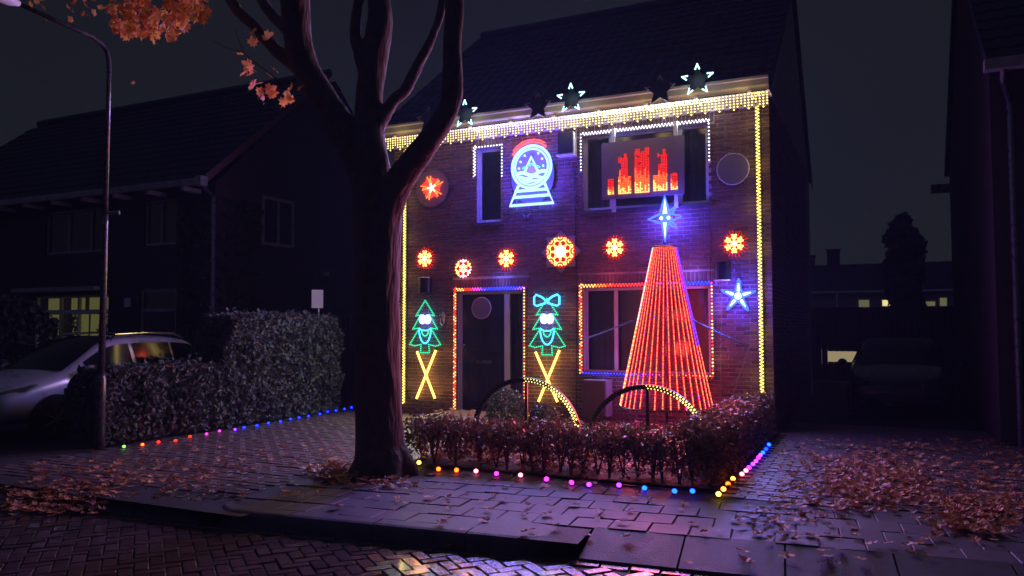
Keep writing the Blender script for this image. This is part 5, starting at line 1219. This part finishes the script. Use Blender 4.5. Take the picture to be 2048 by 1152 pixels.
# ================================================================== RIGHT NEIGHBOUR HOUSE
rh = thing('neighbour_house', 'dark brick house at the right edge of the picture', 'house', (4, 12, 0))
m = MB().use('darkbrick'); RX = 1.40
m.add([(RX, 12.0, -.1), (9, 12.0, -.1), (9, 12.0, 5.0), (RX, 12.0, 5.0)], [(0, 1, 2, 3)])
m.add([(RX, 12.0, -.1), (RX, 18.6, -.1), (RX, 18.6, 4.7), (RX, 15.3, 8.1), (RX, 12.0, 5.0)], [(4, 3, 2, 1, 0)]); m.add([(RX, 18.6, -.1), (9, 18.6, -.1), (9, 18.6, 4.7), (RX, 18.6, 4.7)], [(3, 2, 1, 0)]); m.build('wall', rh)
r1 = roof(rh, RX - .06, 9.0, 11.66, 5.0, 15.3, 8.2); roof(rh, RX - .06, 9.0, 18.95, 4.75, 15.3, 8.2)
MB().use('rooftile').add([(RX - .07, 11.64, 4.9), (RX - .07, 15.3, 8.06), (RX - .07, 15.3, 8.24), (RX - .07, 11.64, 5.08)], [(3, 2, 1, 0)]).add([(RX - .07, 18.97, 4.65), (RX - .07, 15.3, 8.06), (RX - .07, 15.3, 8.24), (RX - .07, 18.97, 4.83)], [(0, 1, 2, 3)]).build('verge', r1)
MB().use('oldpaint').box((RX - .10, 11.5, 4.86), (9, 11.66, 5.0)).build('gutter', rh); MB().use('lampgrey').box((RX - .33, 18.9, 4.45), (9, 19.1, 4.62)).build('rear_gutter', rh)
MB().use('galv').tube([(RX + .12, 11.6, 4.88), (RX + .12, 11.7, 4.75), (RX + .22, 11.94, 4.5), (RX + .22, 11.945, 0)], .04, 10).build('downpipe', rh)
MB().use('white').box((2.6, 11.97, 1.0), (4.2, 12.02, 2.3)).build('window', rh)

# ================================================================== BEHIND THE DRIVE
BY = 62
bh = thing('far_row_house', 'distant low row of houses with lit windows at the end of the right drive', 'house', (-1, BY, 0))
def bpt(x, y, Y=BY): return onY(x, y, Y)
q0, q1 = bpt(1560, 583), bpt(1960, 583); ez = bpt(1750, 583).z; rz_ = bpt(1750, 525).z
mb = MB().use('render').box((q0.x, BY, 0), (q1.x, BY + 8, ez)); mb.build('wall', bh)
MB().use('rooftile').add([(q0.x, BY - .4, ez), (q1.x, BY - .4, ez), (q1.x, BY + 3, rz_ + .15), (q0.x, BY + 3, rz_ + .15)], [(0, 1, 2, 3)]).build('roof', bh)
MB().use('white').box((q0.x, BY - .5, ez - .06), (q1.x, BY - .39, ez + .05)).build('gutter', bh)
x = bpt(1674, 590).x; MB().use('white').tube([(x, BY - .1, 0), (x, BY - .1, ez)], .06, 6).build('downpipe', bh)
for (xa, xb, ya, yb, k) in ((1718, 1738, 600, 614, 'W_fardim'), (1765, 1783, 600, 612, 'W_far'), (1830, 1848, 602, 612, 'W_fardim'), (1852, 1870, 603, 612, 'W_fardim'), (1880, 1893, 596, 612, 'W_fardim')):
    a, b = bpt(xa, yb), bpt(xb, ya); fr = MB().use('white').box((a.x - .08, BY - .06, a.z - .08), (b.x + .08, BY - .01, b.z + .08)).build('window', bh); MB().use(k).add([(a.x, BY - .07, a.z), (b.x, BY - .07, a.z), (b.x, BY - .07, b.z), (a.x, BY - .07, b.z)], [(0, 1, 2, 3)]).build('pane', fr)
for px, wq, hq in ((1663, .9, 1.4), (1615, .6, .8), (1845, .6, .7)):
    a = bpt(px, 525); MB().use('darkbrick').box((a.x - wq / 2, BY + 2.6, a.z - .5), (a.x + wq / 2, BY + 3.4, a.z + hq * .8)).box((a.x - wq / 2 - .08, BY + 2.5, a.z + hq * .8), (a.x + wq / 2 + .08, BY + 3.5, a.z + hq * .8 + .12)).build('chimney', bh)
# conifer behind
t = thing('conifer_tree', 'tall dark conifer rising above the distant roofs', 'tree', (1.0, 50, 0)); a = onY(1805, 430, 50); b = onY(1805, 540, 50)
mb = MB(); pts = []
for i in range(2600):
    s = random.random(); ang = random.uniform(0, 6.28); rr = (1.15 * min(1, (s * 5) ** .6)) * (.75 + .35 * noise.noise((math.cos(ang), math.sin(ang), s * 6))) * random.uniform(.75, 1.05)
    pts.append((a.x + rr * math.cos(ang), 50 + rr * math.sin(ang), a.z - s * (a.z - .8)))
leafcloud(mb, 'darkleaf', pts, .45); mb.build('crown', t, kind='stuff'); MB().use('bark').tube([(a.x, 50, 0), (a.x, 50, a.z - .5)], [.22, .04], 8).build('trunk', t)
# garden gate and boards at the end of the drive
t = thing('board_fence', 'dark board fence across the end of the right drive', 'fence', (0, 24, 0))
gx0, gx1 = onY(1595, 640, 24).x - .8, onY(1900, 640, 24).x + 1.2; n = int((gx1 - gx0) / .16); zt = onY(1750, 614, 24).z
for i in range(n):
    x = gx0 + i * .16; px = 1024 + FPX * (Vector((x, 24, 1)) - CAM).dot(rt) / depth((x, 24, 1))
    lo = onY(1700, 703, 24).z; hi = onY(1700, 724, 24).z
    if 1652 < px < 1728 or 1952 < px < 1964:
        MB().use('fencewood').box((x, 24, lo), (x + .155, 24.03, zt)).build('board', t); MB().use('fencewood').box((x, 24, 0), (x + .155, 24.03, hi)).build('board', t)
    else: MB().use('fencewood').box((x, 24 + random.uniform(0, .01), 0), (x + .155, 24.03, zt + random.uniform(-.02, .02))).build('board', t)
t = thing('glow_strip_wall', 'low garden wall with an added glowing strip seen through the gap in the far fence', 'garden_wall', (0, 26, 0))
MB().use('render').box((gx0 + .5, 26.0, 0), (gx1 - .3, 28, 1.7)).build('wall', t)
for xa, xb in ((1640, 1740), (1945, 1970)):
    a, b = onY(xa, 728, 25.97), onY(xb, 700, 25.97); MB().use('W_wallglow').add([(a.x, 25.97, a.z), (b.x, 25.97, a.z), (b.x, 25.97, b.z), (a.x, 25.97, b.z)], [(0, 1, 2, 3)]).build('window', t)  # glowing panel, no real window: puts lamplight into a pale wall

# ================================================================== added blue haze imitating the camera's navy veil and bloom
HAZE = .0014
if HAZE:
    hz = MB().use('soil').box((-112, -62, -1.2), (112, 132, 13.0)).build('haze', kind='stuff'); hz['label'] = 'added thin blue haze imitating a navy veil over the street'
    hm = bpy.data.materials.new('haze_veil'); hm.use_nodes = True; hn = hm.node_tree; hn.nodes.clear()
    ho = hn.nodes.new('ShaderNodeOutputMaterial'); hv = hn.nodes.new('ShaderNodeVolumePrincipled')
    hv.inputs['Color'].default_value = (.40, .52, 1, 1); hv.inputs['Density'].default_value = HAZE; hv.inputs['Anisotropy'].default_value = .3
    hn.links.new(hv.outputs[0], ho.inputs['Volume']); hz.data.materials.clear(); hz.data.materials.append(hm)
